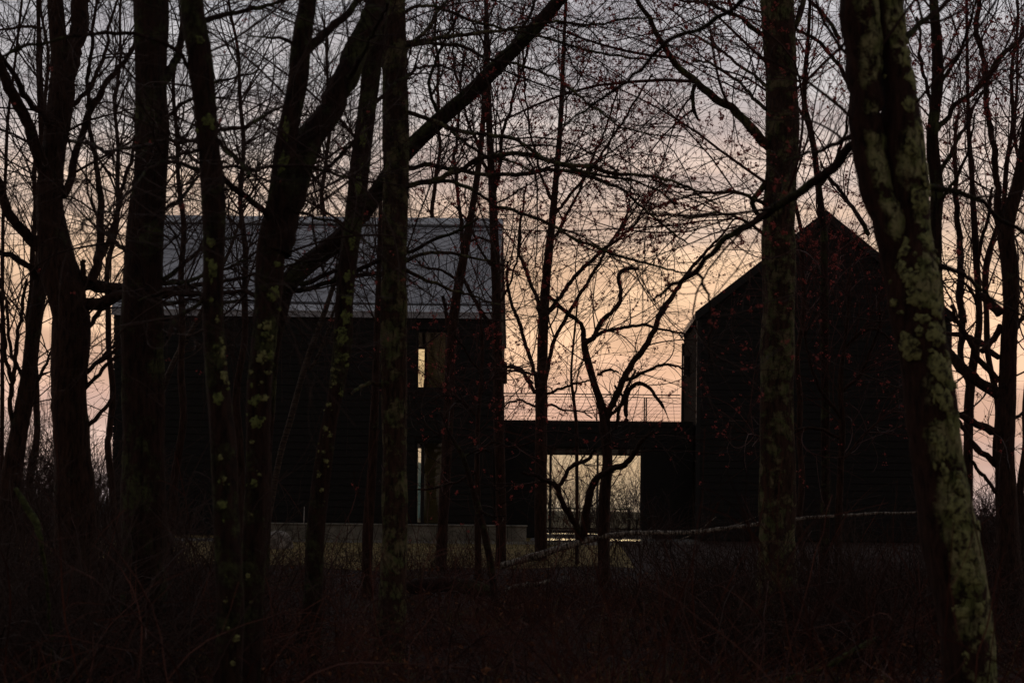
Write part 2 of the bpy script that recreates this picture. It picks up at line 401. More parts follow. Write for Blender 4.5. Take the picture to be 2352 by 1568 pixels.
def slab(p0, p1, x0, x1, th):
    """sloping slab between (y,z) p0 (eave) and p1 (ridge)"""
    (ya, za), (yb, zb) = p0, p1
    return np.array([(x0, ya, za), (x1, ya, za), (x1, yb, zb), (x0, yb, zb), (x0, ya, za + th), (x1, ya, za + th), (x1, yb, zb + th), (x0, yb, zb + th)])
th = .16
rf = link('roof', mesh('roof', slab((D - .12, ZE - .02), (yc, ZR - .02), XL - .06, XR + .06, th) - np.array(lh.location), BOXF, M['roof']), lh)
V = slab((YB + .12, ZE - .02), (yc + .002, ZR - .02), XL - .06, XR + .06, th)
link('roof', mesh('roof', V - np.array(lh.location), BOXF[:, ::-1], M['roof']), lh)
# eave strip (lighter) with the dark seam above it, and the ridge cap
sl = (ZR - ZE) / (yc - D + .12)
def on_roof(y0, y1, lift, t2): return slab((y0, ZE - .02 + (y0 - D + .12) * sl + th + lift), (y1, ZE - .02 + (y1 - D + .12) * sl + th + lift), XL - .07, XR + .07, t2)
link('eave_flashing', mesh('eave_flashing', on_roof(D - .14, D + .12, .004, .02) - root_loc(rf), BOXF, M['roof_edge']), rf)
link('snow_rail', mesh('snow_rail', on_roof(D + .123, D + .175, .004, .045) - root_loc(rf), BOXF, M['roof_line']), rf)
link('ridge_cap', mesh('ridge_cap', on_roof(yc - .30, yc + .01, .004, .05) - root_loc(rf), BOXF, M['roof_edge']), rf)
link('ridge_seam', mesh('ridge_seam', on_roof(yc - .37, yc - .302, .004, .03) - root_loc(rf), BOXF, M['roof_line']), rf)
add_window(lh, *upw, D + .05, mull=())
add_window(lh, *low, D + .05, mull=(ux(972.5),))
add_window(lh, *rup, YB - .2); add_window(lh, *rlow, YB - .2)
# inside: floors and the timber partitions that show beside the see-through strips
zfl = vz(955, D + 2)
box_part('floor', [(XL + .27, XR - .27, D + .26, YB - .26, zfl - .3, zfl)], M['plywood'], lh)
box_part('floor', [(XL + .27, XR - .27, D + .26, YB - .26, GZ + .02, GZ + .2)], M['plywood'], lh)
box_part('ceiling', [(XL + .27, XR - .27, D + .26, YB - .26, ZE - .1, ZE)], M['plywood'], lh)
Yp = D + .9
box_part('interior_wall', [(ux(980.5, Yp, 830), ux(1075, Yp, 830), Yp, Yp + .1, zfl + .01, ZE - .11)], M['plywood'], lh)
box_part('interior_wall', [(ux(974, Yp, 1100), ux(1075, Yp, 1100), Yp, Yp + .1, GZ + .21, zfl - .31)], M['plywood'], lh)
for xx in (ux(900, Yp, 900) - .2, ux(1085, Yp, 900)):
    for za, zb in ((GZ + .21, zfl - .31), (zfl + .01, ZE - .11)):
        box_part('interior_wall', [(xx, xx + .1, D + .3, YB - .3, za, zb)], M['plywood'], lh)
def wall_lamp(root, x, sgn, y, z0, z1):
    o = box_part('wall_lamp', [(x, x + sgn * .16, y - .1, y + .1, z0, z1)] if sgn > 0 else [(x + sgn * .16, x, y - .1, y + .1, z0, z1)], M['metal'], root, .015)
    V, Fc = boxes([(min(x, x + sgn * .12) if sgn > 0 else x - .12, max(x, x + sgn * .12) if sgn > 0 else x, y - .07, y + .07, z0 - .02, z0 - .002)])
    link('lens', mesh('lens', V - root_loc(root), Fc, M['stake']), o)
wall_lamp(lh, XR + .003, 1, D + 6.2, vz(880, D + 6.2, 1155), vz(833, D + 6.2, 1155))

# --- right house, gable end to the camera
RX0, RX1 = ux(1604), ux(2180)
REZ, RZ = vz(714, D, 1605), vz(489, D, 1890)
RD = 5.6
rh = thing('house', ((RX0 + RX1) / 2, D, GZ), 'black timber house showing its gable end behind the lichen covered trunk', 'house')
gable('wall', RX0, RX1, D, D + .25, GZ, REZ - .05, RZ - .28, M['siding'], rh, 'x')
gable('wall', RX0, RX1, D + RD - .25, D + RD, GZ, REZ - .05, RZ - .28, M['siding'], rh, 'x')
box_part('wall', [(RX0, RX0 + .25, D + .252, D + RD - .252, GZ, REZ - .06)], M['cladding_side'], rh)
box_part('wall', [(RX1 - .25, RX1, D + .252, D + RD - .252, GZ, REZ - .06)], M['cladding_side'], rh)
xc = (RX0 + RX1) / 2; slope = (RZ - REZ) / (xc - RX0)
def gtop(z):
    if z <= REZ - .05: return RX0, RX1
    t = (z - REZ + .05) / slope; return RX0 + t, RX1 - t
V, Fc = board_siding(RX0, RX1, GZ + .05, RZ - .35, D - .003, [], top=gtop)
link('siding', mesh('siding', V - np.array(rh.location), Fc, M['siding']), rh)
def pitch_slab(xe, ze, xr, zr, y0, y1, t): 
    return np.array([(xe, y0, ze), (xr, y0, zr), (xr, y1, zr), (xe, y1, ze), (xe, y0, ze + t), (xr, y0, zr + t), (xr, y1, zr + t), (xe, y1, ze + t)])
r1 = link('roof', mesh('roof', pitch_slab(RX0 - .1, REZ - .1 * slope - .12, xc, RZ - .12, D - .12, D + RD + .12, .14) - np.array(rh.location), BOXF, M['metal']), rh)
r2 = link('roof', mesh('roof', pitch_slab(RX1 + .1, REZ - .1 * slope - .12, xc + .001, RZ - .12, D - .12, D + RD + .12, .14) - np.array(rh.location), BOXF[:, ::-1], M['metal']), rh)
link('rake_trim', mesh('rake_trim', pitch_slab(RX0 - .12, REZ - .12 * slope - .2, xc, RZ - .2, D - .15, D - .123, .25) - np.array(rh.location), BOXF, M['trim']), rh)
link('rake_trim', mesh('rake_trim', pitch_slab(RX1 + .12, REZ - .12 * slope - .2, xc + .001, RZ - .2, D - .15, D - .123, .25) - np.array(rh.location), BOXF[:, ::-1], M['trim']), rh)
box_part('corner_board', [(RX0 - .05, RX0 + .06, D - .05, D + .1, GZ, REZ - .25)], M['trim'], rh)
box_part('corner_board', [(RX1 - .06, RX1 + .05, D - .05, D + .1, GZ, REZ - .25)], M['trim'], rh)
for xx in (RX0 - .045, RX1 + .045):
    pts = np.array([[(xx, D + RD - .3, z) for z in np.linspace(GZ, REZ - .35, 6)]])
    V, Fc = tube(pts, np.full((1, 6), .04), 8)
    link('downpipe', mesh('downpipe', V - np.array(rh.location), Fc, M['metal'], True), rh)
wall_lamp(rh, RX0 - .003, -1, D + 3.4, vz(862, D + 3.4, 1580), vz(817, D + 3.4, 1580))

# --- low link between the houses with roof terrace, glazed below
LX0, LX1 = XR + .003, RX0 - .06
LY0, LY1 = D + .9, D + 6.6
ZT, ZB = vz(966, LY0, 1370), vz(1026, LY0, 1370)
lk = thing('breezeway', ((LX0 + LX1) / 2, LY0, GZ), 'low black link between the two houses with glazed passage and roof terrace', 'building')
box_part('terrace_slab', [(LX0, LX1, LY0, LY1, ZB, ZT)], M['siding'], lk)
V, Fc = board_siding(LX0, LX1, ZB, ZT - .02, LY0 - .003, [])
link('siding', mesh('siding', V - np.array(lk.location), Fc, M['siding']), lk)
gx0, gx1 = ux(1248, LY0, 1120), ux(1481, LY0, 1120)
zs = vz(1222, LY0, 1370)
for _w in ((LX0, gx0, LY0, LY0 + .2), (gx1, LX1, LY0, LY0 + .2), (LX0, gx0 - .35, LY1 - .2, LY1), (gx1 + .45, LX1, LY1 - .2, LY1)):
    box_part('wall', [(*_w, GZ, ZB - .003)], M['siding'], lk)
box_part('sill', [(gx0, gx1, LY0 - .04, LY0 + .2, GZ, zs)], M['trim'], lk)
add_window(lk, gx0, gx1, zs + .002, ZB - .004, LY0 + .05, mull=(ux(1264, LY0, 1120), ux(1474, LY0, 1120)))
add_window(lk, gx0 - .345, gx1 + .445, zs + .002, ZB - .004, LY1 - .15, mull=(ux(1372, LY1, 1120),))
box_part('floor', [(LX0 + .01, LX1 - .01, LY0 + .21, LY1 - .21, GZ + .01, zs - .02)], M['patio'], lk)
# railing: posts, two rails, cables
ry = LY1 - .6
zr0, zr1 = ZT + .003, vz(904, ry, 1370)
rail = box_part('railing', [(LX0 + .02, LX1 + .0, ry - .02, ry + .02, zr1 - .03, zr1)], M['metal'], lk)
lkl = root_loc(lk)
def rail_bit(name, bl):
    V, Fc = boxes(bl); return link(name, mesh(name, V - lkl, Fc, M['metal']), rail)
zlow = vz(911, ry, 1370)
rail_bit('rail', [(LX0 + .02, LX1, ry - .012, ry + .012, zlow - .02, zlow)])
for u in (1157.5, 1252, 1256, 1371, 1480, 1484.5, 1574, 1580):
    x = ux(u, ry, 930); rail_bit('post', [(x - .02, x + .02, ry - .025, ry + .025, zr0, zlow - .021)])
for z in np.linspace(zr0 + .07, zlow - .09, 9):
    V, Fc = tube(np.array([[(x, ry, z) for x in np.linspace(LX0 + .03, LX1, 3)]]), np.full((1, 3), .0045), 5)
    link('cable', mesh('cable', V - lkl, Fc, M['metal']), rail)

# --- furniture inside the passage: long table and a bench
ty = LY1 + 2.5
tz = vz(1166, ty, 1370)
def table(name, label, cat, x0, x1, y0, y1, z, nleg):
    g = GZ + .0
    r = thing(name, ((x0 + x1) / 2, (y0 + y1) / 2, g), label, cat)
    box_part('top', [(x0, x1, y0, y1, z - .05, z)], M['furniture'], r, .008)
    for x in np.linspace(x0 + .08, x1 - .08, nleg):
        for y in (y0 + .08, y1 - .08): box_part('leg', [(x - .03, x + .03, y - .03, y + .03, g, z - .051)], M['trim'], r)
    return r
table('outdoor_table', 'long terrace table catching the evening light, seen through the glazed passage', 'table', ux(1258, ty, 1166), ux(1452, ty, 1166), ty, ty + 1.0, tz, 3)
table('bench', 'low bench beyond the right end of the glazed passage', 'bench', ux(1440, ty - 1.4, 1190), ux(1468, ty - 1.4, 1190), ty - 1.7, ty - 1.3, vz(1190, ty - 1.5, 1450), 2)

# --- patio, concrete wall, stakes, boulder
o = box_part  # noqa
pa = thing('patio', (ux(1400, 42, 1235), 42, GZ), 'pale wet concrete paving in front of the glazed passage', 'paving')
k = 0
for i, (a, b) in enumerate(zip(np.linspace(ux(1222, 42), ux(1610, 42), 7)[:-1], np.linspace(ux(1222, 42), ux(1610, 42), 7)[1:])):
    for y0 in (40.6, 42.4):
        box_part('paving_slab', [(a + .008, b - .008, y0, y0 + 1.785, GZ - .02, GZ + .055 + .004 * ((i * 7 + int(y0)) % 3))], M['patio'], pa)
box_part('step', [(ux(1236, 44.4), ux(1500, 44.4), 44.25, LY0 - .05, GZ, GZ + .16)], M['patio'], pa, .01)
cw = thing('retaining_wall', (ux(900, 41), 41, GZ), 'low pale board-marked concrete wall in front of the long house', 'wall')
edges = [ux(u, 41, 1215) for u in (572, 640, 702, 798, 905, 1002, 1072, 1122, 1166, 1209)]
zt = [P(u, 1199 + (u - 610) * .0119 + .2, 41)[2] for u in (900,)][0]
for i, (a, b) in enumerate(zip(edges[:-1], edges[1:])):
    box_part('concrete_panel', [(a + .006, b - .006, 41 + .004 * (i % 3), 41.3, GZ - .1, zt - .04 - .003 * (i % 2))], M['concrete'], cw, .008)
box_part('coping', [(edges[0] - .02, edges[-1] + .02, 40.97, 41.33, zt - .038, zt)], M['concrete'], cw, .008)
for u, va, lb in ((697, 1163, 'thin pale marker stake behind the concrete wall near the boulder'), (1155, 1163, 'thin pale marker stake behind the right end of the concrete wall')):
    x = ux(u, 41.6, 1180); z1 = vz(va, 41.6, u)
    Vv, Q = tube(np.array([[(x + .02 * t, 41.6, GZ - .05 + (z1 - GZ + .05) * t) for t in np.linspace(0, 1, 4)]]), np.array([[.012, .012, .011, .008]]), 6)
    ob = link('marker_stake', mesh('marker_stake', Vv - np.array([x, 41.6, GZ]), Q, M['stake'], True), None, (x, 41.6, GZ))
    tag(ob, lb, 'stake', 'marker stakes by the house')
def rock(name, c, rx, ry_, rz, label, mat, seed):
    r = np.random.default_rng(seed); nu, nv = 20, 12; V = [(0, 0, rz)]
    ph = r.uniform(0, 6.28, 12); fr = r.integers(1, 4, 12)
    for j in range(1, nv):
        t = pi * j / nv * .62
        for i in range(nu):
            a = 2 * pi * i / nu; k = 1 + .09 * np.sin(fr[0] * a + ph[0]) + .07 * np.sin(fr[1] * a + 3 * t + ph[1]) + .05 * np.sin(5 * a + ph[2] + 4 * t)
            V.append((rx * k * math.sin(t) ** .7 * math.cos(a), ry_ * k * math.sin(t) ** .7 * math.sin(a), rz * math.cos(t) + .02 * math.sin(7 * a + t * 5)))
    f3 = np.array([[0, 1 + i, 1 + (i + 1) % nu] for i in range(nu)])
    f4 = np.array([[1 + j * nu + i, 1 + (j + 1) * nu + i, 1 + (j + 1) * nu + (i + 1) % nu, 1 + j * nu + (i + 1) % nu] for j in range(nv - 2) for i in range(nu)])
    ob = link(name, mesh(name, np.array(V), [f3, f4], mat, True), None, c)
    return tag(ob, label, 'rock')
bx_, bz_ = ux(641, 34, 1240), vz(1219, 34, 641)
rock('boulder', (bx_, 34, float(ground(bx_, 34)) - .1), .30, .3, bz_ - float(ground(bx_, 34)) + .1, 'rounded boulder with a pale rim in front of the concrete wall', M['rock'], 5)

# ------------------------------------------------------------------ trees
def resample(pts, R, K):
    q = spline(np.column_stack([pts, R]), K); return q[:, :3], np.maximum(q[:, 3], .0008)
def sub_rng(seed): return np.random.default_rng(seed)
def unit(v): return v / (np.linalg.norm(v, axis=-1, keepdims=True) + 1e-9)
def grow(Pp, Rp, n, r, K, lens, ang, t0=.15, t1=1.0, bias=(0, 0, .25), curl=.35, wob=.10, r0=.006, rt=.0016, rfrac=.6, wlen=True):
    """n new shoots from parents Pp (N,Kp,3), Rp (N,Kp). Returns (n,K,3),(n,K)"""
    Np, Kp = Rp.shape
    L = np.linalg.norm(np.diff(Pp, axis=1), axis=2).sum(1)
    idx = r.choice(Np, n, p=L / L.sum())
    t = r.uniform(t0, t1, n) * (Kp - 1); i = np.minimum(t.astype(int), Kp - 2); f = (t - i)[:, None]
    p0 = Pp[idx, i] * (1 - f) + Pp[idx, i + 1] * f
    T = unit(Pp[idx, i + 1] - Pp[idx, i]); rp = Rp[idx, i] * (1 - f[:, 0]) + Rp[idx, i + 1] * f[:, 0]
    A = unit(np.cross(T, unit(r.normal(size=(n, 3)))))
    a = np.radians(r.uniform(*ang, n))[:, None]
    d = unit(T * np.cos(a) + A * np.sin(a) + np.array(bias) * .6)
    ln = r.uniform(*lens, n) * (np.clip(L[idx] / np.median(L), .45, 1.3) if wlen else 1)
    st = (ln / (K - 1))[:, None]
    cv = r.normal(size=(n, 3)) * curl / K + np.array(bias) * .9 / K
    pts = [p0]
    for k in range(K - 1):
        pts.append(pts[-1] + d * st)
        d = unit(d + cv + r.normal(size=(n, 3)) * wob)
    ra = np.minimum(rp * rfrac, r0 * r.uniform(.7, 1.25, n))
    ra = np.maximum(ra, rt)
    s = np.linspace(0, 1, K)[None, :]
    return np.stack(pts, 1), ra[:, None] * (1 - s) + rt * s
OCT = np.array([[1, 1, 1], [-1, -1, 1], [-1, 1, -1], [1, -1, -1]], float) * .8
OCTF = np.array([[0, 1, 3], [0, 2, 1], [0, 3, 2], [1, 2, 3]])
def bud_mesh(c, r, size):
    n = len(c); s = .8 * r.uniform(*size, (n, 1, 1)) * r.choice([.6, 1, 1.25], (n, 1, 1)) * r.uniform(.6, 1.5, (n, 4, 1))
    V = c[:, None, :] + OCT[None] * s
    Fc = (np.arange(n)[:, None, None] * 4 + OCTF[None]).reshape(-1, 3)
    return V.reshape(-1, 3), Fc
def lumps(r, sh):
    g = r.normal(0, 1, sh)
    for _ in range(3):
        g = (g + np.roll(g, 1, 1) + np.roll(g, -1, 1)) / 3; p = np.pad(g, ((1, 1), (0, 0)), 'edge'); g = (p[:-2] + p[1:-1] + p[2:]) / 3
    g2 = r.normal(0, 1, ((sh[0] + 8) // 9 + 1, sh[1]))
    for _ in range(2): g2 = (g2 + np.roll(g2, 1, 1) + np.roll(g2, -1, 1)) / 3
    y = np.linspace(0, len(g2) - 1, sh[0]); i = np.minimum(y.astype(int), len(g2) - 2); f = (y - i)[:, None]; f = f * f * (3 - 2 * f)
    return .07 * g + .06 * (g2[i] * (1 - f) + g2[i + 1] * f)
def tree(name, label, Y, trunk, limbs=(), bark='bark', seed=1, ext=2.5, n1=14, n2=120, n3=500, len1=(1.0, 2.6), len2=(.5, 1.3), len3=(.2, .55),
         buds=0, bud_size=(.006, .013), bias=(0, 0, .3), twig='twig', lichens=(), zmin=2.0, branch_ang=(40, 75), r1=.018, r2=.0055, group='bare trees of the wood', base=True, cat='tree', twmin=.0016, limb_mat=None, wig=0, t0=.1, bias2=None):
    r = sub_rng(seed)
    # trunk polyline (top of list = low end)
    tp = [list(P(u, v, Y)) + [pxm(w, Y) / 2] for u, v, w in trunk]
    tp = sorted(tp, key=lambda q: q[2])
    if base:
        a, b = np.array(tp[0]), np.array(tp[1])
        gx = a[0] + np.clip((a[0] - b[0]) / max(a[2] - b[2], -9) if False else 0, -1, 1)
        dirx = (a[0] - b[0]) / (a[2] - b[2] - 1e-6)
        g = float(ground(a[0], Y))
        if a[2] > g + .15:
            x = a[0] + dirx * (g - a[2]) * .6
            tp.insert(0, [x, Y, g + .12, a[3] * 1.12]); 
        else: x = a[0]
        tp.insert(0, [x, Y, g - .15, tp[0][3] * 1.35])
    if ext:
        a, b = np.array(tp[-1]), np.array(tp[-2]); d = unit((a - b)[:3]); d = unit(d + np.array([0, 0, .25]))
        for s, k in ((.5, .8), (1, .35)): tp.append(list(a[:3] + d * ext * s) + [a[3] * k])
    root_p = np.array(tp[0][:3]) + [0, 0, .15]
    root = thing(name, root_p, label, cat, group)
    H = sum(np.linalg.norm(np.array(tp[i + 1][:3]) - np.array(tp[i][:3])) for i in range(len(tp) - 1))
    K = int(np.clip(H / .06, 16, 130)); q = spline(tp, K)
    q[:, 1] += .03 * np.sin(np.linspace(0, 5, K) + seed) * H / 6 * np.linspace(0, 1, K)
    wg = sum(a_ * np.sin(np.linspace(0, f_ * H, K) + r.uniform(0, 6.28)) for a_, f_ in ((.05, .9), (.03, 1.9), (.015, 4.1))) * wig
    q[:, 0] += wg; q[:, 1] += .6 * np.roll(wg, K // 5)
    S = 26 if q[:, 3].max() > .08 else 10
    zz, aa = np.meshgrid(np.linspace(0, H, K), np.arange(S) * 2 * pi / S, indexing='ij')
    ph = r.uniform(0, 6.28, 8)
    rm = 1 + .035 * np.sin(3 * aa + 1.3 * zz + ph[0]) + .03 * np.sin(5 * aa - 2.1 * zz + ph[1]) + .03 * np.sin(2 * aa + 4.3 * zz + ph[2]) + .025 * np.sin(7.0 * zz + ph[3]) + r.normal(0, .018, aa.shape) + lumps(r, aa.shape)
    V, Fc = tube(q[None, :, :3], q[None, :, 3], S, rm[None])
    link('trunk', mesh('trunk', V - root_p, Fc, M[bark], True), root)
    parents = []
    sel = q[q[:, 2] > zmin]
    if len(sel) > 4: parents.append(resample(sel[:, :3], sel[:, 3], 12))
    for li in limbs:
        pts, dd = li[0], li[1]
        m = len(pts); lp = []
        for j, (u, v, w) in enumerate(pts):
            Yj = Y + dd * (j / (m - 1)) ** 1.2
            lp.append(list(P(u, v, Yj)) + [max(pxm(w, Yj) / 2, .003)])
        lp = np.array(lp)
        Ln = np.linalg.norm(np.diff(lp[:, :3], axis=0), axis=1).sum()
        k = int(np.clip(Ln / .06, 10, 80)); ql = spline(lp, k)
        w_ = np.cumsum(r.normal(0, 1, (k, 3)), 0) * .009; w_ -= np.linspace(0, 1, k)[:, None] * w_[-1]
        ql[:, :3] += w_; ql[:, 3] *= 1 + r.normal(0, .05, k)
        V, Fc = tube(ql[None, :, :3], ql[None, :, 3], 9 if ql[:, 3].max() > .02 else 6)
        lo_ = link('limb', mesh('limb', V - root_p, Fc, M['bark_dark' if bark == 'bark_lichen' and pts[0][2] < 60 else bark], True), root)
        parents.append(resample(ql[:, :3], ql[:, 3], 12))
    if not parents: return root
    Pp, Rp = np.stack([p for p, _ in parents]), np.stack([q_ for _, q_ in parents])
    if n1:
        n1 = int(n1 * 1.6); len1 = (len1[0], len1[1] * 1.2)
        B, RB = grow(Pp, Rp, n1, r, 12, len1, branch_ang, t0=t0, bias=bias, curl=1.0, wob=.06, r0=r1, rt=.0035, rfrac=.55)
        for b, rb in zip(B, RB):
            V, Fc = tube(b[None], rb[None], 5)
            link('branch', mesh('branch', V - root_p, Fc, M[twig], True), root)
        Pp, Rp = np.concatenate([Pp, B]), np.concatenate([Rp, RB])
    b2 = bias2 if bias2 is not None else tuple(np.array(bias) * .7)
    tw = []
    if n2:
        kk = 1 if len(sel) > 4 else 0
        A2, R2 = grow(Pp[kk:] if len(Pp) > 3 else Pp, Rp[kk:] if len(Pp) > 3 else Rp, n2, r, 8, len2, (25, 65), t0=.12, bias=b2, curl=.9, wob=.06, r0=r2 * 1.2, rt=.0024)
        tw.append(tube(A2, R2, 3))
        if n3:
            A3, R3 = grow(A2, R2, int(n3 * .42), r, 5, len3, (25, 60), t0=.1, bias=b2, curl=.7, wob=.06, r0=.0036, rt=twmin * .8, rfrac=.8)
            tw.append(tube(A3, R3, 3))
        V = np.concatenate([t[0] for t in tw]); o2 = np.cumsum([0] + [len(t[0]) for t in tw])
        Fc = np.concatenate([t[1] + o2[i] for i, t in enumerate(tw)])
        tag(link('twigs', mesh('twigs', V - root_p, Fc, M[twig]), root), kind='stuff')
        if buds:
            src = A3 if n3 else A2
            i = r.integers(0, len(src), buds); j = r.integers(1, src.shape[1], buds)
            j = np.where(r.uniform(size=buds) < .55, src.shape[1] - 1, j)
            m_ = max(int(buds * .75), 1); i = r.integers(0, len(src), m_); j = r.integers(1, src.shape[1], m_)
            c = np.repeat(src[i, j], 5, 0); c = c + r.normal(0, bud_size[1] * 1.1, c.shape)
            V, Fc = bud_mesh(c, r, bud_size)
            tag(link('buds', mesh('buds', V - root_p, Fc, M['bud']), root), kind='stuff')
    sat = [(u + r.normal(0, w * .7), v + r.normal(0, h * .9), w * r.uniform(.2, .45), h * r.uniform(.2, .5), *mt) for (u, v, w, h, *mt) in lichens for _ in range(2)]
    for (u, v, w, h, *mt) in list(lichens) + sat:
        lichen_patch(root, root_p, q, rm, Y, u, v, w, h, M[mt[0]] if mt else M['lichen'], r, True)
    return root
def lichen_patch(root, root_p, q, rm, Y, u, v, w, h, mat, r, rag=False):
    c = P(u, v, Y); rr0 = np.interp(c[2], q[:, 2], q[:, 3]); xc_ = np.interp(c[2], q[:, 2], q[:, 0])
    s = np.clip((c[0] - xc_) / rr0, -.93, .93); phi0 = math.asin(s)
    hw, hh = pxm(w, Y) / 2, pxm(h, Y) / 2
    n = 26; a = np.arange(n) * 2 * pi / n
    ph = r.uniform(0, 6.28, 4)
    o_ = 1 + .10 * np.sin(2 * a + ph[0]) + .07 * np.sin(3 * a + ph[1]) + .05 * np.sin(7 * a + ph[2]) 
    if rag: o_ = o_ + .13 * np.sin(5 * a + ph[3]) + .10 * np.sin(9 * a + ph[1]) + .08 * np.sin(14 * a + ph[0])
    o_ = o_ + r.normal(0, .05, n)
    V = []
    for ring, lift in ((1.0, 1.02), (.85, 1.075), (.4, 1.085)):
        ph_ = phi0 + np.clip(ring * o_ * np.cos(a) * hw / (rr0 * max(math.cos(phi0), .45)), -1.2, 1.2)
        z = c[2] + ring * o_ * np.sin(a) * hh
        R_ = np.interp(z, q[:, 2], q[:, 3]) * lift + r.normal(0, .0015, n); X_ = np.interp(z, q[:, 2], q[:, 0]); Y_ = np.interp(z, q[:, 2], q[:, 1])
        V.append(np.stack([X_ + R_ * np.sin(ph_), Y_ - R_ * np.cos(ph_), z], 1))
    V = np.concatenate(V); i = np.arange(n); i2 = (i + 1) % n
    f4 = np.concatenate([np.stack([i + k * n, i2 + k * n, i2 + (k + 1) * n, i + (k + 1) * n], 1) for k in (0, 1)])
    fn = (np.arange(n) + 2 * n)[None, :]
    link('lichen_patch', mesh('lichen_patch', V - root_p, [f4, fn], mat, True), root)

#@TREES@
# --- near right: twin-stemmed lichen tree
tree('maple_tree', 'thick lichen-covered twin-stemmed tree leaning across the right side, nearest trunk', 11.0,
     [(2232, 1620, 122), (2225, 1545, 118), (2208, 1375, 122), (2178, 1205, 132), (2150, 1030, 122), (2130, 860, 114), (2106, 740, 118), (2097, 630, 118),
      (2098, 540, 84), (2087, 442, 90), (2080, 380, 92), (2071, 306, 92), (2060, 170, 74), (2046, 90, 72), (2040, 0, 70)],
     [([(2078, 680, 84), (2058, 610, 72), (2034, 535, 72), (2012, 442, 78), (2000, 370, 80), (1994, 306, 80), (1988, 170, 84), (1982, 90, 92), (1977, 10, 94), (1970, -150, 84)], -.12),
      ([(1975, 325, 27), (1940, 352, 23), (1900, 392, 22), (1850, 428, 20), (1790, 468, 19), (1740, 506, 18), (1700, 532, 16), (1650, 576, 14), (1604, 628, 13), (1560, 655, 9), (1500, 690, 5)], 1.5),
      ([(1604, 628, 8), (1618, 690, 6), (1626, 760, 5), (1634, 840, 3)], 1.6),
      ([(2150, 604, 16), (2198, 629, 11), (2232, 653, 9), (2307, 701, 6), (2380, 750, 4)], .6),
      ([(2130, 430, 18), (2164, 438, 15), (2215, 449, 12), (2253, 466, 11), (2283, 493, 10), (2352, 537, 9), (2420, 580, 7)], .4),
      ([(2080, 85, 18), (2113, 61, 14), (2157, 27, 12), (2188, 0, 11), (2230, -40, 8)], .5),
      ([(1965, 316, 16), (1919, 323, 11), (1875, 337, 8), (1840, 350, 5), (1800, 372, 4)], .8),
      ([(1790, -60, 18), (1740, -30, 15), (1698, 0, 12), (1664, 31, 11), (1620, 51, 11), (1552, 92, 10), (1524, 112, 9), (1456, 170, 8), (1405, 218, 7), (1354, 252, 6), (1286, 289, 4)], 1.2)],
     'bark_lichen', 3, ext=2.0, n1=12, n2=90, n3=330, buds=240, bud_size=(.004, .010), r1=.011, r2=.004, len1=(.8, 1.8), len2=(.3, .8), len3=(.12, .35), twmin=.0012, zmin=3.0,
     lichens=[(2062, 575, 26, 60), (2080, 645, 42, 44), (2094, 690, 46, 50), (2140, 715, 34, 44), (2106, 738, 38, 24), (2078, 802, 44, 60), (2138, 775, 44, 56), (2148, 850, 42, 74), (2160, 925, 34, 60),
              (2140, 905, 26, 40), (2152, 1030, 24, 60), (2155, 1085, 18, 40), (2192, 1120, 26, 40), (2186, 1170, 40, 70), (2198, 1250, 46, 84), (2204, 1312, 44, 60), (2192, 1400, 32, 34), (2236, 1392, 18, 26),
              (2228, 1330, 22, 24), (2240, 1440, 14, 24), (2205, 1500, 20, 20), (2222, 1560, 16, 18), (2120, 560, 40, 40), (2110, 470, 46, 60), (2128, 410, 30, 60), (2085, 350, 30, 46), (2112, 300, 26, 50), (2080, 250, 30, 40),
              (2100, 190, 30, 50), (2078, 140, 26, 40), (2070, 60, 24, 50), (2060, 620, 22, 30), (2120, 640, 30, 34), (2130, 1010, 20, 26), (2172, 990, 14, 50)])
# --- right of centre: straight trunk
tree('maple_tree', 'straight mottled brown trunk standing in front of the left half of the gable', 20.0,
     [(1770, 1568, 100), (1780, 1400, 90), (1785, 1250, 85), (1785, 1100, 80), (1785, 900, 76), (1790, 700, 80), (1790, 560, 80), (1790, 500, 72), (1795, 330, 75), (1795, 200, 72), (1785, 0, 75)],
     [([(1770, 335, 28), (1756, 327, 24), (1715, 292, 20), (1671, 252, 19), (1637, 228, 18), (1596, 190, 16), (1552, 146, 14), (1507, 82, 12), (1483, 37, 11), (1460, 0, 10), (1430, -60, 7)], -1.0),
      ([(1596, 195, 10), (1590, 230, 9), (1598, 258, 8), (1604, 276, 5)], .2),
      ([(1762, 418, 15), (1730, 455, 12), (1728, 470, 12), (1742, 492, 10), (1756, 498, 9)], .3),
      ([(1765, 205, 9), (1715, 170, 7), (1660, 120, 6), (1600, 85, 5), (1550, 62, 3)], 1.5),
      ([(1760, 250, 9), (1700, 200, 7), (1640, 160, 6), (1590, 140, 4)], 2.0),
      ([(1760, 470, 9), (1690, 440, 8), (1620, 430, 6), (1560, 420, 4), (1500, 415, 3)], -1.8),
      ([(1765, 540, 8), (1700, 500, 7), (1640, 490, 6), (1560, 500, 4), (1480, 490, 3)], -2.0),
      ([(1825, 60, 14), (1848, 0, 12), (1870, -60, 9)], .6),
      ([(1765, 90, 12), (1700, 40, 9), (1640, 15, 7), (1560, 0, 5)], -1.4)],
     'bark_mottled', 5, n1=38, n2=520, n3=2300, buds=3800, bud_size=(.006, .013), r1=.017, r2=.006, len1=(1.4, 3.4), twig='twig_red', bias=(-.55, 0, .22), zmin=4.0)
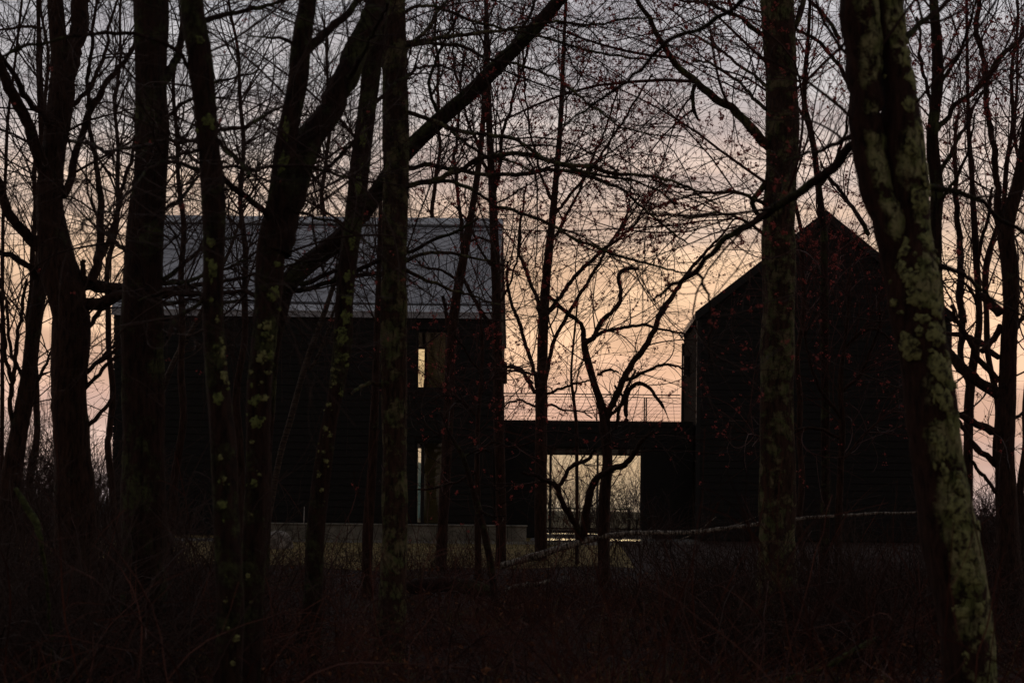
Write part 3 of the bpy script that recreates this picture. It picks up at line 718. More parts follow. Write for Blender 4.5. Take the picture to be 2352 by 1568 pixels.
# --- centre-left straight trunk with the long boughs to the right
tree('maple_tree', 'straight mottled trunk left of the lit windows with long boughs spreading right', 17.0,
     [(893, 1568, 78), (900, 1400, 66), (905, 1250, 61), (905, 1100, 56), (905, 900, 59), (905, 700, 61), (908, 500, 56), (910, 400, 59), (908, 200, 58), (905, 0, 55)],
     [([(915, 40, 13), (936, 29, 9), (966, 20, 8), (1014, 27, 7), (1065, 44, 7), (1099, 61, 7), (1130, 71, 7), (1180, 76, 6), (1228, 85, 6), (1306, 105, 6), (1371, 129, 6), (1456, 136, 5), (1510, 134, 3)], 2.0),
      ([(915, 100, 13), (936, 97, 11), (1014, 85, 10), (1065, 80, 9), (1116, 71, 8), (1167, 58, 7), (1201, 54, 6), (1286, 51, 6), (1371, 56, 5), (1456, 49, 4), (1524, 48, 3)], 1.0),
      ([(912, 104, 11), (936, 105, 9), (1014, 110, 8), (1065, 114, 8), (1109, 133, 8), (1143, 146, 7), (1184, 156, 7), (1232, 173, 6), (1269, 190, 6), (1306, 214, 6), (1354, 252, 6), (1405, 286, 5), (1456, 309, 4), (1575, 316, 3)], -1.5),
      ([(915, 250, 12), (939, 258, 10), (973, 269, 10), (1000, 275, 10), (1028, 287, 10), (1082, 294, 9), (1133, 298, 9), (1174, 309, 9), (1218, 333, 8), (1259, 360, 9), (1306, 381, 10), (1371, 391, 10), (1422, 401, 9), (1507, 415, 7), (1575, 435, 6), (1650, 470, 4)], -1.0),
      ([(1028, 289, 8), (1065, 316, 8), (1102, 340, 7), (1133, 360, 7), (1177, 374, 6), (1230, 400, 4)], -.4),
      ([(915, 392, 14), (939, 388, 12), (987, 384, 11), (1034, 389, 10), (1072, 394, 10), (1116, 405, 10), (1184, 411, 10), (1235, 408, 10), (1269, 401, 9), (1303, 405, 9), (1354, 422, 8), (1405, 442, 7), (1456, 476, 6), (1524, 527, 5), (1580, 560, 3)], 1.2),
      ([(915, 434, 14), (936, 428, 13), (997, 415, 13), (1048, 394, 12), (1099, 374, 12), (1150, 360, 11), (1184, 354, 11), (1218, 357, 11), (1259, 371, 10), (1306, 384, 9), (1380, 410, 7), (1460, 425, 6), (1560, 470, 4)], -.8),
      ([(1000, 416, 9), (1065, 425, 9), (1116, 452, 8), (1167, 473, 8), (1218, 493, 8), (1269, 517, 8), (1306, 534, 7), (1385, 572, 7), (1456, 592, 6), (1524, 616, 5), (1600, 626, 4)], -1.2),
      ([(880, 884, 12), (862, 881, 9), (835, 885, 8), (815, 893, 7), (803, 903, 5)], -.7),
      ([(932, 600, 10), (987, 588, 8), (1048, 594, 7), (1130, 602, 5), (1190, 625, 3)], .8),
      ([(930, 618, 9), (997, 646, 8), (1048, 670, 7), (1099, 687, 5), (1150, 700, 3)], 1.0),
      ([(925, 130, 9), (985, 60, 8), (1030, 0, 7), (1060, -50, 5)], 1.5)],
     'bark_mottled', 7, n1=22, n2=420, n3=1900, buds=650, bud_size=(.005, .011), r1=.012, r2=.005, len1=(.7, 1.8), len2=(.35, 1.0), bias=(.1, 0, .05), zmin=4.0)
# --- leaning pair left of it
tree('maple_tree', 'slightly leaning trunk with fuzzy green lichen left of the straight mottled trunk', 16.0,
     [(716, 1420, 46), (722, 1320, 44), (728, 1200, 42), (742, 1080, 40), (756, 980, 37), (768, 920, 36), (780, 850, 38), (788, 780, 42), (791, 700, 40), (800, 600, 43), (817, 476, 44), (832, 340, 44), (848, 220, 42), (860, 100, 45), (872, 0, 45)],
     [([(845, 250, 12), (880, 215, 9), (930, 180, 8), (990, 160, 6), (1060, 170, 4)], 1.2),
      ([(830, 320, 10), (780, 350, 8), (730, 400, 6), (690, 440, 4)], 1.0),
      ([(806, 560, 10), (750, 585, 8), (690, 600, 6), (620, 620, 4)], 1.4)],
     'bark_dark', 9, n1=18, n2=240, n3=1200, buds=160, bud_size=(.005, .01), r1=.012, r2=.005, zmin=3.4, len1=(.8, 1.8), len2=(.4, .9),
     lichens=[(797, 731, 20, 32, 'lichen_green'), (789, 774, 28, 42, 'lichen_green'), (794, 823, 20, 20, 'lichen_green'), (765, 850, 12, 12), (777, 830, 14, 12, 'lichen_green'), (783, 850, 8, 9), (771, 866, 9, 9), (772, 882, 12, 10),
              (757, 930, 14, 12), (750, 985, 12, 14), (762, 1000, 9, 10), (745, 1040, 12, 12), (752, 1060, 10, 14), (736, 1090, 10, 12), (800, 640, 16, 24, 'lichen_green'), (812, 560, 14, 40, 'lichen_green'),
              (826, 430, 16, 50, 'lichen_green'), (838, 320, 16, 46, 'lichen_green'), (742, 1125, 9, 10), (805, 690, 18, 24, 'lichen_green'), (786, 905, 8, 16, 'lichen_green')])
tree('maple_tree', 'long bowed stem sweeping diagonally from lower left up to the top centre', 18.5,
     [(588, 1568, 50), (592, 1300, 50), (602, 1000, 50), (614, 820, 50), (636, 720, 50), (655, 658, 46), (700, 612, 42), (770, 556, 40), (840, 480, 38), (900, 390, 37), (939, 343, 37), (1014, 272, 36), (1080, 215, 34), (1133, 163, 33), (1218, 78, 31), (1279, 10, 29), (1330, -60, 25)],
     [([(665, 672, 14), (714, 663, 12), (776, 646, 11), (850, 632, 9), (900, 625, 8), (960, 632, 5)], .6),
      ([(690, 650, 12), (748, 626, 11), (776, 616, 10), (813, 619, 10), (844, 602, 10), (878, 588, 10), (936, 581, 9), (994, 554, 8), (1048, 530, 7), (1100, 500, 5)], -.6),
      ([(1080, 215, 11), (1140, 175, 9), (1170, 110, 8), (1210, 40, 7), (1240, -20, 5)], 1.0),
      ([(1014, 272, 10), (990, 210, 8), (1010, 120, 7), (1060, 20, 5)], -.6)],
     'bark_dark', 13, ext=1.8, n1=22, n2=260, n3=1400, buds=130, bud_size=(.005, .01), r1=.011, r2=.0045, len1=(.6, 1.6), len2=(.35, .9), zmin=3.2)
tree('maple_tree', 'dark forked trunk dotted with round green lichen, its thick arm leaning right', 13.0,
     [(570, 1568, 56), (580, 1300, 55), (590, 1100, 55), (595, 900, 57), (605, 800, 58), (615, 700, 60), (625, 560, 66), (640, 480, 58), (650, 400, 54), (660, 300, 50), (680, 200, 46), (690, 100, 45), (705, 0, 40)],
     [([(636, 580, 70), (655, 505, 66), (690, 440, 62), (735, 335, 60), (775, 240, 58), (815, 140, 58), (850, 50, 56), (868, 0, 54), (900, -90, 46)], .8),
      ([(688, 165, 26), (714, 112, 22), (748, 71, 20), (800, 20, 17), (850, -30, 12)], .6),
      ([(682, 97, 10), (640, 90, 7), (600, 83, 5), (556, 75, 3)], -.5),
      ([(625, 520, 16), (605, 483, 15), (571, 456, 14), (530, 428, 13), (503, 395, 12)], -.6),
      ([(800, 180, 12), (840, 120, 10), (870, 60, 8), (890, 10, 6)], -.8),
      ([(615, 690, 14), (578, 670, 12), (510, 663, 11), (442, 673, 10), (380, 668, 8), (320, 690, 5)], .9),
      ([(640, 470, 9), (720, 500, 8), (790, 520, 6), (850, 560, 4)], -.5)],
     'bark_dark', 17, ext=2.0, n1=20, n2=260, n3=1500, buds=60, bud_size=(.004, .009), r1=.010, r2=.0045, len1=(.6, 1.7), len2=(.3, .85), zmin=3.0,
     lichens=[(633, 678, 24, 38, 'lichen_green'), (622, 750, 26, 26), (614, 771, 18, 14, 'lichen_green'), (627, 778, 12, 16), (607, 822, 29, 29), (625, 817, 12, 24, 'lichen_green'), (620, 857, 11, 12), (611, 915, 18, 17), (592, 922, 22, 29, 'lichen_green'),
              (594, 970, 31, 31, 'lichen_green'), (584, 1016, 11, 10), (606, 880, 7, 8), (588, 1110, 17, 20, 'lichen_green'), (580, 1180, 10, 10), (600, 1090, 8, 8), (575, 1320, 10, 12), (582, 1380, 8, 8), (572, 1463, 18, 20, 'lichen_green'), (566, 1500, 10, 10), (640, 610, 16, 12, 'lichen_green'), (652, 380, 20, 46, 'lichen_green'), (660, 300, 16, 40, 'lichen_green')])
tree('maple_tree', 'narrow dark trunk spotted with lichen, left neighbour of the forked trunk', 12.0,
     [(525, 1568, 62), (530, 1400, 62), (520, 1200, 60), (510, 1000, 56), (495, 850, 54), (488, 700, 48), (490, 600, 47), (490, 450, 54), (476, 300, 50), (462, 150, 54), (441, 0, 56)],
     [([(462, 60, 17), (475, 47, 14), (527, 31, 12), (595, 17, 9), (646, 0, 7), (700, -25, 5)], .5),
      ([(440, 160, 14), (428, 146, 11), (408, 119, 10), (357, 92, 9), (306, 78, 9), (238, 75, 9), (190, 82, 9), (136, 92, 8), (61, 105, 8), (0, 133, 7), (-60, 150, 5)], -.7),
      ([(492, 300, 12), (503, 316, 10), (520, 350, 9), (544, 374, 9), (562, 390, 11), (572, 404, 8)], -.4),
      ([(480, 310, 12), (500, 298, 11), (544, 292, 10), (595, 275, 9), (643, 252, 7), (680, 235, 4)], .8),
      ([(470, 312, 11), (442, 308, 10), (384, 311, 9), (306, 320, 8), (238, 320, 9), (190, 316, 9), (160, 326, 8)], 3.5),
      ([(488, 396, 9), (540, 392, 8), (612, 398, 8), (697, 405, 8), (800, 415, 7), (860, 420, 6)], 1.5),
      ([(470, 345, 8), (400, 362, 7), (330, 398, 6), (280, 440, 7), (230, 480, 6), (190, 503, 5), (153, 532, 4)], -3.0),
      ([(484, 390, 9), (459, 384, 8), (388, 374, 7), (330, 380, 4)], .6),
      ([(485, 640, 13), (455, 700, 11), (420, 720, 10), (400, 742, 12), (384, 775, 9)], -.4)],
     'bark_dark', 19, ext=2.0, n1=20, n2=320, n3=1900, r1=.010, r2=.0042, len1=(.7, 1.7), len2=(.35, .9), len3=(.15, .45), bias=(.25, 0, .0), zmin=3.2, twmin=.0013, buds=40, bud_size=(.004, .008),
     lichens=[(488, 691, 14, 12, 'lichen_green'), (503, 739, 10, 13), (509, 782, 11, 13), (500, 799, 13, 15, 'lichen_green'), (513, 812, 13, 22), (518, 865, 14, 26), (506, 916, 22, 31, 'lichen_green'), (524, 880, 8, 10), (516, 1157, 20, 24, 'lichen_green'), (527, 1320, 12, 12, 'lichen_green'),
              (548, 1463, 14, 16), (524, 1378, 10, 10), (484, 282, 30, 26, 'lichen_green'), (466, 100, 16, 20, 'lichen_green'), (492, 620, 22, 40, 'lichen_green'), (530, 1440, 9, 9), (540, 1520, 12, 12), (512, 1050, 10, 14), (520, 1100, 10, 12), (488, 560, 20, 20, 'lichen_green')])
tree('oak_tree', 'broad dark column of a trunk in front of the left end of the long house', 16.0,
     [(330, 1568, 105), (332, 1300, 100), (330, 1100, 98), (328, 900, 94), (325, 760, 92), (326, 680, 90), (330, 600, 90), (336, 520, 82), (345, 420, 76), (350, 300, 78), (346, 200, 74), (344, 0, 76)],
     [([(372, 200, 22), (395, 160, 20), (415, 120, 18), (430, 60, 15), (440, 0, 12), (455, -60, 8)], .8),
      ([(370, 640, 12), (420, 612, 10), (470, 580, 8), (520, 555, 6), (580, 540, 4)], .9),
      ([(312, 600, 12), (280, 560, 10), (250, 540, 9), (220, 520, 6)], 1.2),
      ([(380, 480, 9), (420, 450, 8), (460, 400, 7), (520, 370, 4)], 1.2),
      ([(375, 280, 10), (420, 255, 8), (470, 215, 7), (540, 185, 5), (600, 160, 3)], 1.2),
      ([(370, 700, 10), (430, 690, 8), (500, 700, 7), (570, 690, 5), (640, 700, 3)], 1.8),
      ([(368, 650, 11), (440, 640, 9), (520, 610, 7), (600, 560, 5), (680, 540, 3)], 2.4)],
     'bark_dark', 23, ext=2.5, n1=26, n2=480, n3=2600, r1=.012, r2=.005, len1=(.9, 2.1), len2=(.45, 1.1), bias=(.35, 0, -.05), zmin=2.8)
tree('oak_tree', 'big forked trunk at the far left with a heavy horizontal limb', 19.0,
     [(172, 1400, 110), (172, 1250, 98), (170, 1150, 88), (164, 1000, 82), (160, 900, 80), (163, 800, 84), (165, 720, 88), (150, 660, 92), (132, 600, 84), (116, 500, 66), (114, 430, 60), (122, 350, 54), (134, 260, 54), (142, 190, 58), (134, 110, 40), (124, 0, 34)],
     [([(146, 210, 40), (165, 150, 40), (178, 90, 40), (186, 0, 40), (192, -90, 32)], .3),
      ([(108, 440, 36), (100, 420, 34), (82, 357, 32), (60, 305, 28), (40, 250, 26), (20, 200, 26), (0, 140, 24), (-30, 80, 20)], -.8),
      ([(120, 302, 16), (100, 272, 15), (70, 235, 14), (50, 205, 14), (27, 165, 12), (5, 130, 8)], -1.4),
      ([(105, 590, 30), (61, 535, 24), (20, 483, 22), (0, 420, 20), (-20, 360, 14)], -.6),
      ([(80, 640, 16), (71, 622, 15), (34, 599, 14), (0, 585, 13), (-40, 560, 9)], -.5),
      ([(165, 652, 36), (200, 654, 30), (240, 652, 28), (289, 660, 26), (350, 668, 22), (410, 664, 16), (470, 652, 12), (540, 640, 8), (620, 625, 5)], .8),
      ([(175, 712, 26), (200, 698, 28), (240, 680, 26), (289, 668, 22), (367, 680, 16), (442, 676, 12), (510, 690, 8)], -.5),
      ([(196, 645, 13), (190, 610, 12), (194, 596, 9)], 0),
      ([(205, 645, 24), (222, 590, 20), (232, 530, 18), (240, 450, 15), (228, 380, 12), (214, 300, 10), (206, 200, 9), (215, 100, 8), (222, 0, 6)], .6),
      ([(225, 600, 14), (250, 560, 12), (270, 480, 10), (290, 400, 9), (300, 330, 8), (312, 240, 7), (330, 120, 5)], .9),
      ([(146, 450, 20), (165, 400, 18), (180, 360, 17), (204, 282, 16), (238, 211, 14), (270, 165, 12), (306, 112, 10), (330, 60, 8), (350, 0, 6)], 1.0),
      ([(150, 250, 14), (190, 215, 11), (230, 150, 9), (250, 80, 7), (270, 0, 5)], .8),
      ([(196, 860, 12), (230, 830, 10), (260, 800, 8), (300, 760, 5)], .6), ([(192, 905, 10), (225, 868, 9), (255, 830, 8), (290, 810, 5)], -.3),
      ([(200, 980, 12), (225, 960, 10), (250, 930, 9), (262, 900, 7)], .3), ([(195, 760, 12), (230, 715, 11), (255, 690, 10), (280, 668, 8)], .5),
      ([(95, 66, 7), (60, 66, 7), (30, 68, 6), (0, 69, 5)], .5)],
     'bark', 29, ext=2.5, n1=26, n2=420, n3=2000, r1=.014, r2=.0055, len1=(.9, 2.2), len2=(.45, 1.1), bias=(-.05, 0, .2), zmin=2.4)
tree('young_oak', 'slim dark trunk leaning left at the very left edge behind the forked trunk', 22.0,
     [(10, 1300, 56), (25, 1120, 48), (40, 1010, 42), (60, 900, 36), (74, 780, 34), (86, 690, 33), (96, 600, 30), (104, 480, 26), (100, 350, 20), (92, 200, 15), (90, 60, 10)],
     [([(38, 980, 14), (70, 920, 10), (100, 850, 8), (120, 800, 5)], .6), ([(60, 880, 10), (30, 800, 8), (15, 700, 7), (0, 640, 5)], .6),
      ([(30, 1000, 12), (20, 930, 11), (30, 870, 11), (42, 780, 9), (52, 700, 8), (62, 640, 6)], -.5), ([(28, 880, 10), (12, 820, 9), (2, 720, 8), (-6, 620, 6)], -.5)],
     'bark', 31, ext=1.5, n1=18, n2=220, n3=1100, r1=.011, zmin=2.0)
tree('sapling', 'thin whip of a sapling running the full height at the left edge', 24.0,
     [(4, 1000, 10), (6, 800, 9), (8, 530, 8), (14, 408, 8), (20, 272, 7), (37, 136, 6), (51, 0, 5)], [], 'bark', 33, ext=1.2, n1=10, n2=100, n3=500, r1=.009, r2=.005, zmin=2.0)
# --- slender trees in the middle distance
tree('young_maple', 'slender dark trunk standing against the right corner of the long house', 30.0,
     [(1150, 1290, 26), (1150, 1150, 24), (1147, 1000, 24), (1143, 850, 22), (1140, 700, 22), (1136, 560, 21), (1130, 420, 18), (1124, 300, 16), (1120, 180, 13), (1118, 60, 10), (1116, 0, 9)],
     [([(1133, 470, 11), (1150, 380, 9), (1160, 300, 8), (1190, 200, 6), (1215, 100, 5)], -.8), ([(1132, 430, 9), (1100, 330, 8), (1070, 230, 6), (1050, 120, 5), (1040, 0, 4)], .9),
      ([(1150, 860, 8), (1172, 840, 7), (1196, 848, 6), (1225, 880, 4)], -.8), ([(1138, 620, 7), (1100, 560, 6), (1070, 500, 5), (1040, 470, 3)], -.9),
      ([(1152, 690, 6), (1174, 640, 5), (1190, 560, 4), (1196, 480, 3)], -.8)],
     'bark', 37, ext=1.5, n1=20, n2=260, n3=1100, buds=700, bud_size=(.009, .02), r1=.014, r2=.008, len2=(.6, 1.5), len3=(.25, .7), twig='twig_red', bias=(0, -.1, .55), zmin=3.4, branch_ang=(25, 50), twmin=.0024)
tree('young_maple', 'slender curved trunk with a broken stub in front of the pale roof', 29.0,
     [(1012, 1320, 26), (1016, 1220, 25), (1024, 1100, 24), (1030, 950, 23), (1036, 800, 23), (1046, 700, 23), (1062, 610, 20), (1078, 520, 17), (1094, 420, 14), (1106, 320, 12), (1112, 220, 10), (1114, 120, 8)],
     [([(1030, 760, 11), (1024, 715, 9), (1018, 690, 8), (1016, 680, 7)], 0), ([(1062, 600, 11), (1060, 540, 10), (1050, 440, 8), (1046, 340, 7), (1052, 240, 6), (1070, 120, 4)], .6),
      ([(1064, 640, 9), (1090, 690, 9), (1108, 720, 9), (1130, 745, 7)], .2), ([(1070, 560, 7), (1100, 545, 6), (1130, 555, 4)], .5),
      ([(1055, 650, 7), (1020, 620, 6), (980, 610, 5), (950, 590, 3)], -.8)],
     'bark', 41, ext=1.5, n1=20, n2=240, n3=1000, buds=240, bud_size=(.009, .018), r1=.013, r2=.008, len2=(.6, 1.4), len3=(.25, .7), bias=(0, -.1, .5), zmin=3.2, branch_ang=(25, 55), twmin=.0024)
tree('young_maple', 'upright slender maple in the bright gap between the two houses', 31.0,
     [(1242, 1290, 30), (1243, 1150, 28), (1243, 1000, 27), (1244, 900, 26), (1246, 800, 24), (1250, 700, 22), (1258, 600, 19), (1267, 520, 17), (1276, 430, 15), (1284, 330, 13), (1290, 230, 11), (1294, 120, 9), (1300, 0, 7)],
     [([(1236, 895, 12), (1226, 850, 10), (1201, 769, 9), (1182, 710, 8), (1172, 660, 7), (1166, 600, 5)], -.6),
      ([(1250, 880, 12), (1258, 840, 10), (1266, 806, 10), (1286, 762, 9), (1313, 714, 9), (1354, 643, 8), (1385, 578, 7), (1422, 527, 6), (1470, 450, 4)], .5),
      ([(1254, 720, 11), (1286, 680, 10), (1337, 619, 9), (1388, 575, 8), (1450, 520, 6), (1500, 440, 4)], -1.0),
      ([(1242, 720, 10), (1232, 680, 9), (1218, 643, 9), (1205, 600, 8), (1194, 568, 7), (1198, 517, 6), (1210, 420, 4)], .6),
      ([(1230, 900, 9), (1212, 872, 9), (1194, 847, 8), (1172, 838, 6)], -1.2), ([(1235, 860, 6), (1170, 852, 5), (1155, 866, 4)], .6),
      ([(1252, 905, 7), (1290, 890, 6), (1330, 880, 5), (1370, 870, 3)], -1.0), ([(1230, 935, 6), (1200, 920, 5), (1170, 925, 4), (1155, 940, 3)], .8),
      ([(1256, 930, 6), (1290, 940, 5), (1330, 945, 4), (1360, 960, 3)], .9), ([(1262, 560, 8), (1300, 500, 7), (1350, 400, 6), (1390, 300, 5), (1420, 200, 4)], 1.2),
      ([(1270, 500, 8), (1320, 430, 7), (1390, 340, 6), (1450, 250, 5), (1500, 170, 4)], -.8), ([(1272, 470, 7), (1240, 400, 6), (1215, 300, 5), (1200, 180, 4), (1195, 60, 3)], .8)],
     'bark', 43, ext=1.5, n1=26, n2=420, n3=1900, buds=3000, bud_size=(.007, .015), r1=.015, r2=.008, len1=(1.2, 3.0), len2=(.7, 1.7), len3=(.25, .7), twig='twig_red', bias=(.05, 0, .5), zmin=3.0, branch_ang=(25, 55), twmin=.0025)
tree('crab_apple', 'gnarled forked tree with hooked branch tips in front of the roof terrace', 27.0,
     [(1387, 1300, 32), (1387, 1253, 28), (1389, 1141, 26), (1395, 1061, 25), (1390, 980, 25), (1387, 955, 23), (1376, 915, 18), (1364, 880, 16), (1350, 830, 16), (1342, 795, 16), (1345, 776, 15)],
     [([(1345, 785, 15), (1361, 772, 12), (1372, 748, 11), (1382, 730, 11), (1405, 708, 10), (1419, 687, 10), (1422, 660, 9), (1415, 640, 9), (1420, 622, 10), (1432, 614, 10), (1450, 614, 9), (1466, 618, 6)], .2),
      ([(1342, 785, 13), (1338, 760, 12), (1334, 748, 11), (1318, 728, 10), (1303, 714, 10), (1284, 698, 9), (1269, 687, 8), (1256, 670, 6)], -.5),
      ([(1361, 775, 9), (1390, 764, 8), (1422, 752, 8), (1473, 745, 7), (1530, 758, 6), (1580, 770, 4)], .5),
      ([(1392, 965, 17), (1400, 940, 16), (1415, 905, 16), (1440, 855, 15), (1472, 800, 14), (1500, 744, 13), (1528, 695, 12), (1556, 652, 10), (1590, 610, 8), (1640, 560, 6), (1690, 500, 4)], .6),
      ([(1436, 970, 11), (1437, 935, 11), (1439, 908, 11), (1452, 892, 10), (1476, 884, 9), (1496, 896, 8), (1512, 918, 8), (1524, 936, 7)], -.5),
      ([(1400, 960, 9), (1420, 935, 8), (1434, 915, 7), (1420, 895, 6), (1412, 885, 5)], .2),
      ([(1415, 985, 9), (1428, 940, 8), (1440, 900, 7), (1460, 850, 5)], .4),
      ([(1436, 872, 8), (1480, 850, 7), (1530, 840, 6), (1580, 850, 4)], -.6), ([(1372, 860, 7), (1395, 850, 6), (1420, 855, 4)], -.3),
      ([(1340, 1230, 20), (1352, 1160, 18), (1372, 1110, 16), (1399, 1085, 15), (1439, 1061, 14), (1469, 1027, 11), (1500, 990, 6)], -1.2),
      ([(1334, 1240, 18), (1318, 1200, 15), (1299, 1167, 14), (1283, 1125, 13), (1265, 1108, 12), (1240, 1098, 10), (1200, 1085, 6)], -1.4),
      ([(1283, 1121, 9), (1309, 1077, 10), (1340, 1055, 9), (1365, 1035, 7)], -1.2), ([(1250, 1104, 6), (1200, 1115, 5), (1140, 1125, 4)], -1.0)],
     'bark', 47, ext=0, n1=22, n2=260, n3=1100, buds=260, bud_size=(.007, .013), r1=.012, r2=.007, len1=(.6, 1.6), len2=(.4, 1.1), len3=(.2, .5), bias=(.1, 0, .2), zmin=2.6, twmin=.0022)
tree('sapling', 'thin upright stem between the gnarled tree and the slender maple', 30.0,
     [(1325, 1280, 9), (1325, 1100, 8), (1324, 980, 8), (1318, 920, 7), (1312, 860, 6), (1318, 780, 5), (1326, 700, 4)], [([(1318, 920, 5), (1330, 850, 4), (1345, 800, 3)], .3)], 'bark', 49, ext=0, n1=8, n2=50, n3=160, r1=.008, r2=.005, zmin=2.5, bias=(0, 0, .5), twmin=.0022)
# --- behind the right-hand trunks
tree('young_maple', 'red-flowering stem just right of the lichen-covered trunk', 19.0,
     [(2160, 1300, 40), (2155, 900, 34), (2150, 700, 32), (2147, 530, 30), (2152, 442, 29), (2143, 360, 28), (2141, 306, 27), (2150, 230, 26), (2154, 170, 26), (2152, 100, 24), (2147, 34, 22), (2145, 0, 20)],
     [([(2145, 300, 14), (2174, 272, 12), (2198, 238, 12), (2249, 204, 12), (2300, 143, 12), (2352, 85, 10), (2400, 30, 7)], .5),
      ([(2150, 410, 12), (2185, 340, 10), (2215, 290, 9), (2250, 220, 7), (2290, 150, 5)], 1.0),
      ([(2142, 300, 9), (2120, 200, 8), (2110, 120, 7), (2105, 40, 5)], .8), ([(2150, 480, 9), (2190, 420, 8), (2220, 350, 6), (2240, 260, 4)], -.8),
      ([(2155, 200, 9), (2200, 130, 8), (2230, 50, 6), (2250, -30, 4)], -.7)],
     'bark_dark', 53, n1=22, n2=320, n3=1500, buds=1700, bud_size=(.006, .014), r1=.011, r2=.005, twig='twig_red', bias=(.12, 0, .4), zmin=3.0, branch_ang=(25, 60))
tree('oak_tree', 'rough trunk at the right edge with crooked limbs reaching left', 21.0,
     [(2322, 1420, 66), (2318, 1300, 58), (2312, 1180, 50), (2308, 1060, 46), (2310, 960, 43), (2313, 860, 40), (2316, 780, 38), (2321, 687, 36), (2318, 600, 38), (2310, 540, 38), (2322, 480, 32), (2338, 420, 30), (2352, 340, 28), (2362, 240, 24), (2366, 120, 20), (2370, 0, 16)],
     [([(2296, 905, 26), (2283, 901, 26), (2250, 880, 26), (2228, 858, 26), (2208, 840, 26), (2190, 815, 22), (2160, 790, 16), (2120, 770, 10)], .5),
      ([(2298, 990, 22), (2283, 987, 21), (2255, 975, 18), (2232, 966, 17), (2205, 955, 15), (2188, 949, 12), (2150, 930, 8)], -.6),
      ([(2300, 1080, 16), (2270, 1050, 14), (2240, 1025, 12), (2215, 985, 10), (2195, 950, 8)], .3),
      ([(2296, 875, 16), (2275, 845, 15), (2255, 822, 14), (2236, 790, 13), (2218, 765, 12), (2200, 735, 10), (2185, 700, 7)], -.4),
      ([(2296, 820, 14), (2275, 805, 13), (2252, 790, 14), (2222, 782, 13), (2196, 772, 12), (2170, 765, 8)], .8),
      ([(2300, 720, 24), (2284, 700, 22), (2266, 685, 20), (2250, 680, 16)], .2),
      ([(2300, 745, 16), (2286, 770, 15), (2270, 790, 15), (2255, 806, 14)], -.1),
      ([(2305, 545, 20), (2290, 500, 17), (2283, 442, 16), (2276, 374, 15), (2263, 306, 14), (2256, 238, 13), (2252, 136, 12), (2237, 61, 12), (2246, 0, 10), (2250, -70, 7)], .4),
      ([(2330, 760, 12), (2352, 735, 10), (2390, 700, 7)], .3), ([(2328, 960, 8), (2352, 948, 7), (2390, 940, 4)], .4),
      ([(2300, 1140, 10), (2270, 1110, 9), (2240, 1070, 8), (2225, 1040, 5)], -.8)],
     'bark', 59, n1=24, n2=360, n3=1700, buds=500, bud_size=(.006, .013), r1=.012, r2=.0055, len1=(.7, 1.8), len2=(.4, 1.0), bias=(-.1, 0, .2), zmin=2.2)
tree('young_oak', 'crooked thin trunk between the lichen-covered trunk and the right-edge oak', 23.0,
     [(2222, 1300, 26), (2222, 1120, 24), (2224, 1000, 22), (2226, 925, 22), (2235, 840, 20), (2248, 760, 17), (2249, 721, 16), (2247, 660, 15), (2243, 600, 15), (2240, 540, 15), (2236, 460, 13), (2232, 380, 12), (2226, 300, 10), (2224, 200, 8)],
     [([(2215, 740, 14), (2206, 690, 16), (2212, 640, 16), (2213, 580, 15), (2205, 517, 14), (2200, 440, 12), (2196, 360, 10), (2196, 280, 8)], .5),
      ([(2228, 890, 14), (2212, 850, 14), (2205, 800, 15), (2212, 745, 16), (2206, 690, 14)], .3), ([(2243, 620, 10), (2260, 560, 9), (2276, 500, 8), (2280, 430, 6)], -.5),
      ([(2246, 700, 9), (2225, 660, 7), (2200, 640, 5), (2180, 660, 3)], -.5)],
     'bark', 61, n1=18, n2=240, n3=1200, buds=260, bud_size=(.006, .013), r1=.010, zmin=2.4, len1=(.6, 1.6))
tree('young_maple', 'slim red-flowering stem rising above the gable peak', 25.0,
     [(1895, 1300, 22), (1895, 900, 20), (1893, 640, 18), (1892, 530, 17), (1882, 442, 15), (1870, 340, 14), (1858, 280, 13), (1848, 238, 12), (1850, 170, 11), (1856, 100, 9), (1862, 0, 7)],
     [([(1880, 430, 9), (1909, 390, 8), (1935, 330, 7), (1950, 260, 5), (1960, 160, 4)], -.8), ([(1995, 540, 11), (1965, 490, 10), (1930, 440, 9), (1909, 418, 8), (1885, 370, 5)], .4),
      ([(1862, 300, 8), (1834, 240, 7), (1828, 160, 6), (1830, 60, 4)], .6), ([(1945, 190, 10), (1909, 136, 9), (1875, 102, 8), (1834, 75, 7), (1800, 50, 5)], .5),
      ([(1930, 90, 10), (1905, 50, 9), (1880, 20, 8), (1848, -10, 7)], .6)],
     'bark_dark', 67, n1=22, n2=320, n3=1500, buds=1700, bud_size=(.006, .012), r1=.012, r2=.006, twig='twig_red', bias=(0, 0, .35), zmin=3.6, branch_ang=(30, 65), twmin=.002)
tree('young_maple', 'low spreading maple with red flowers in front of the dark gable', 24.0,
     [(1925, 1300, 20), (1926, 1200, 18), (1930, 1080, 16), (1935, 980, 14), (1930, 880, 12), (1938, 800, 10), (1946, 740, 8), (1950, 680, 6)],
     [([(1932, 960, 9), (1890, 900, 8), (1860, 830, 6), (1850, 760, 4)], -.6), ([(1934, 900, 9), (1980, 850, 8), (2010, 770, 6), (2020, 700, 4)], -.6), ([(1936, 800, 8), (1990, 755, 8), (2030, 765, 6), (2060, 790, 4)], -.5),
      ([(1935, 1010, 8), (1850, 980, 7), (1760, 1000, 5), (1690, 990, 3)], -.8), ([(1930, 1060, 7), (1980, 1000, 6), (2040, 950, 5), (2080, 940, 3)], .5)],
     'bark', 71, ext=.6, n1=22, n2=300, n3=1200, buds=300, bud_size=(.005, .010), r1=.010, r2=.006, len1=(.7, 1.6), twig='twig_red', bias=(0, -.05, .2), zmin=1.8, branch_ang=(30, 70))
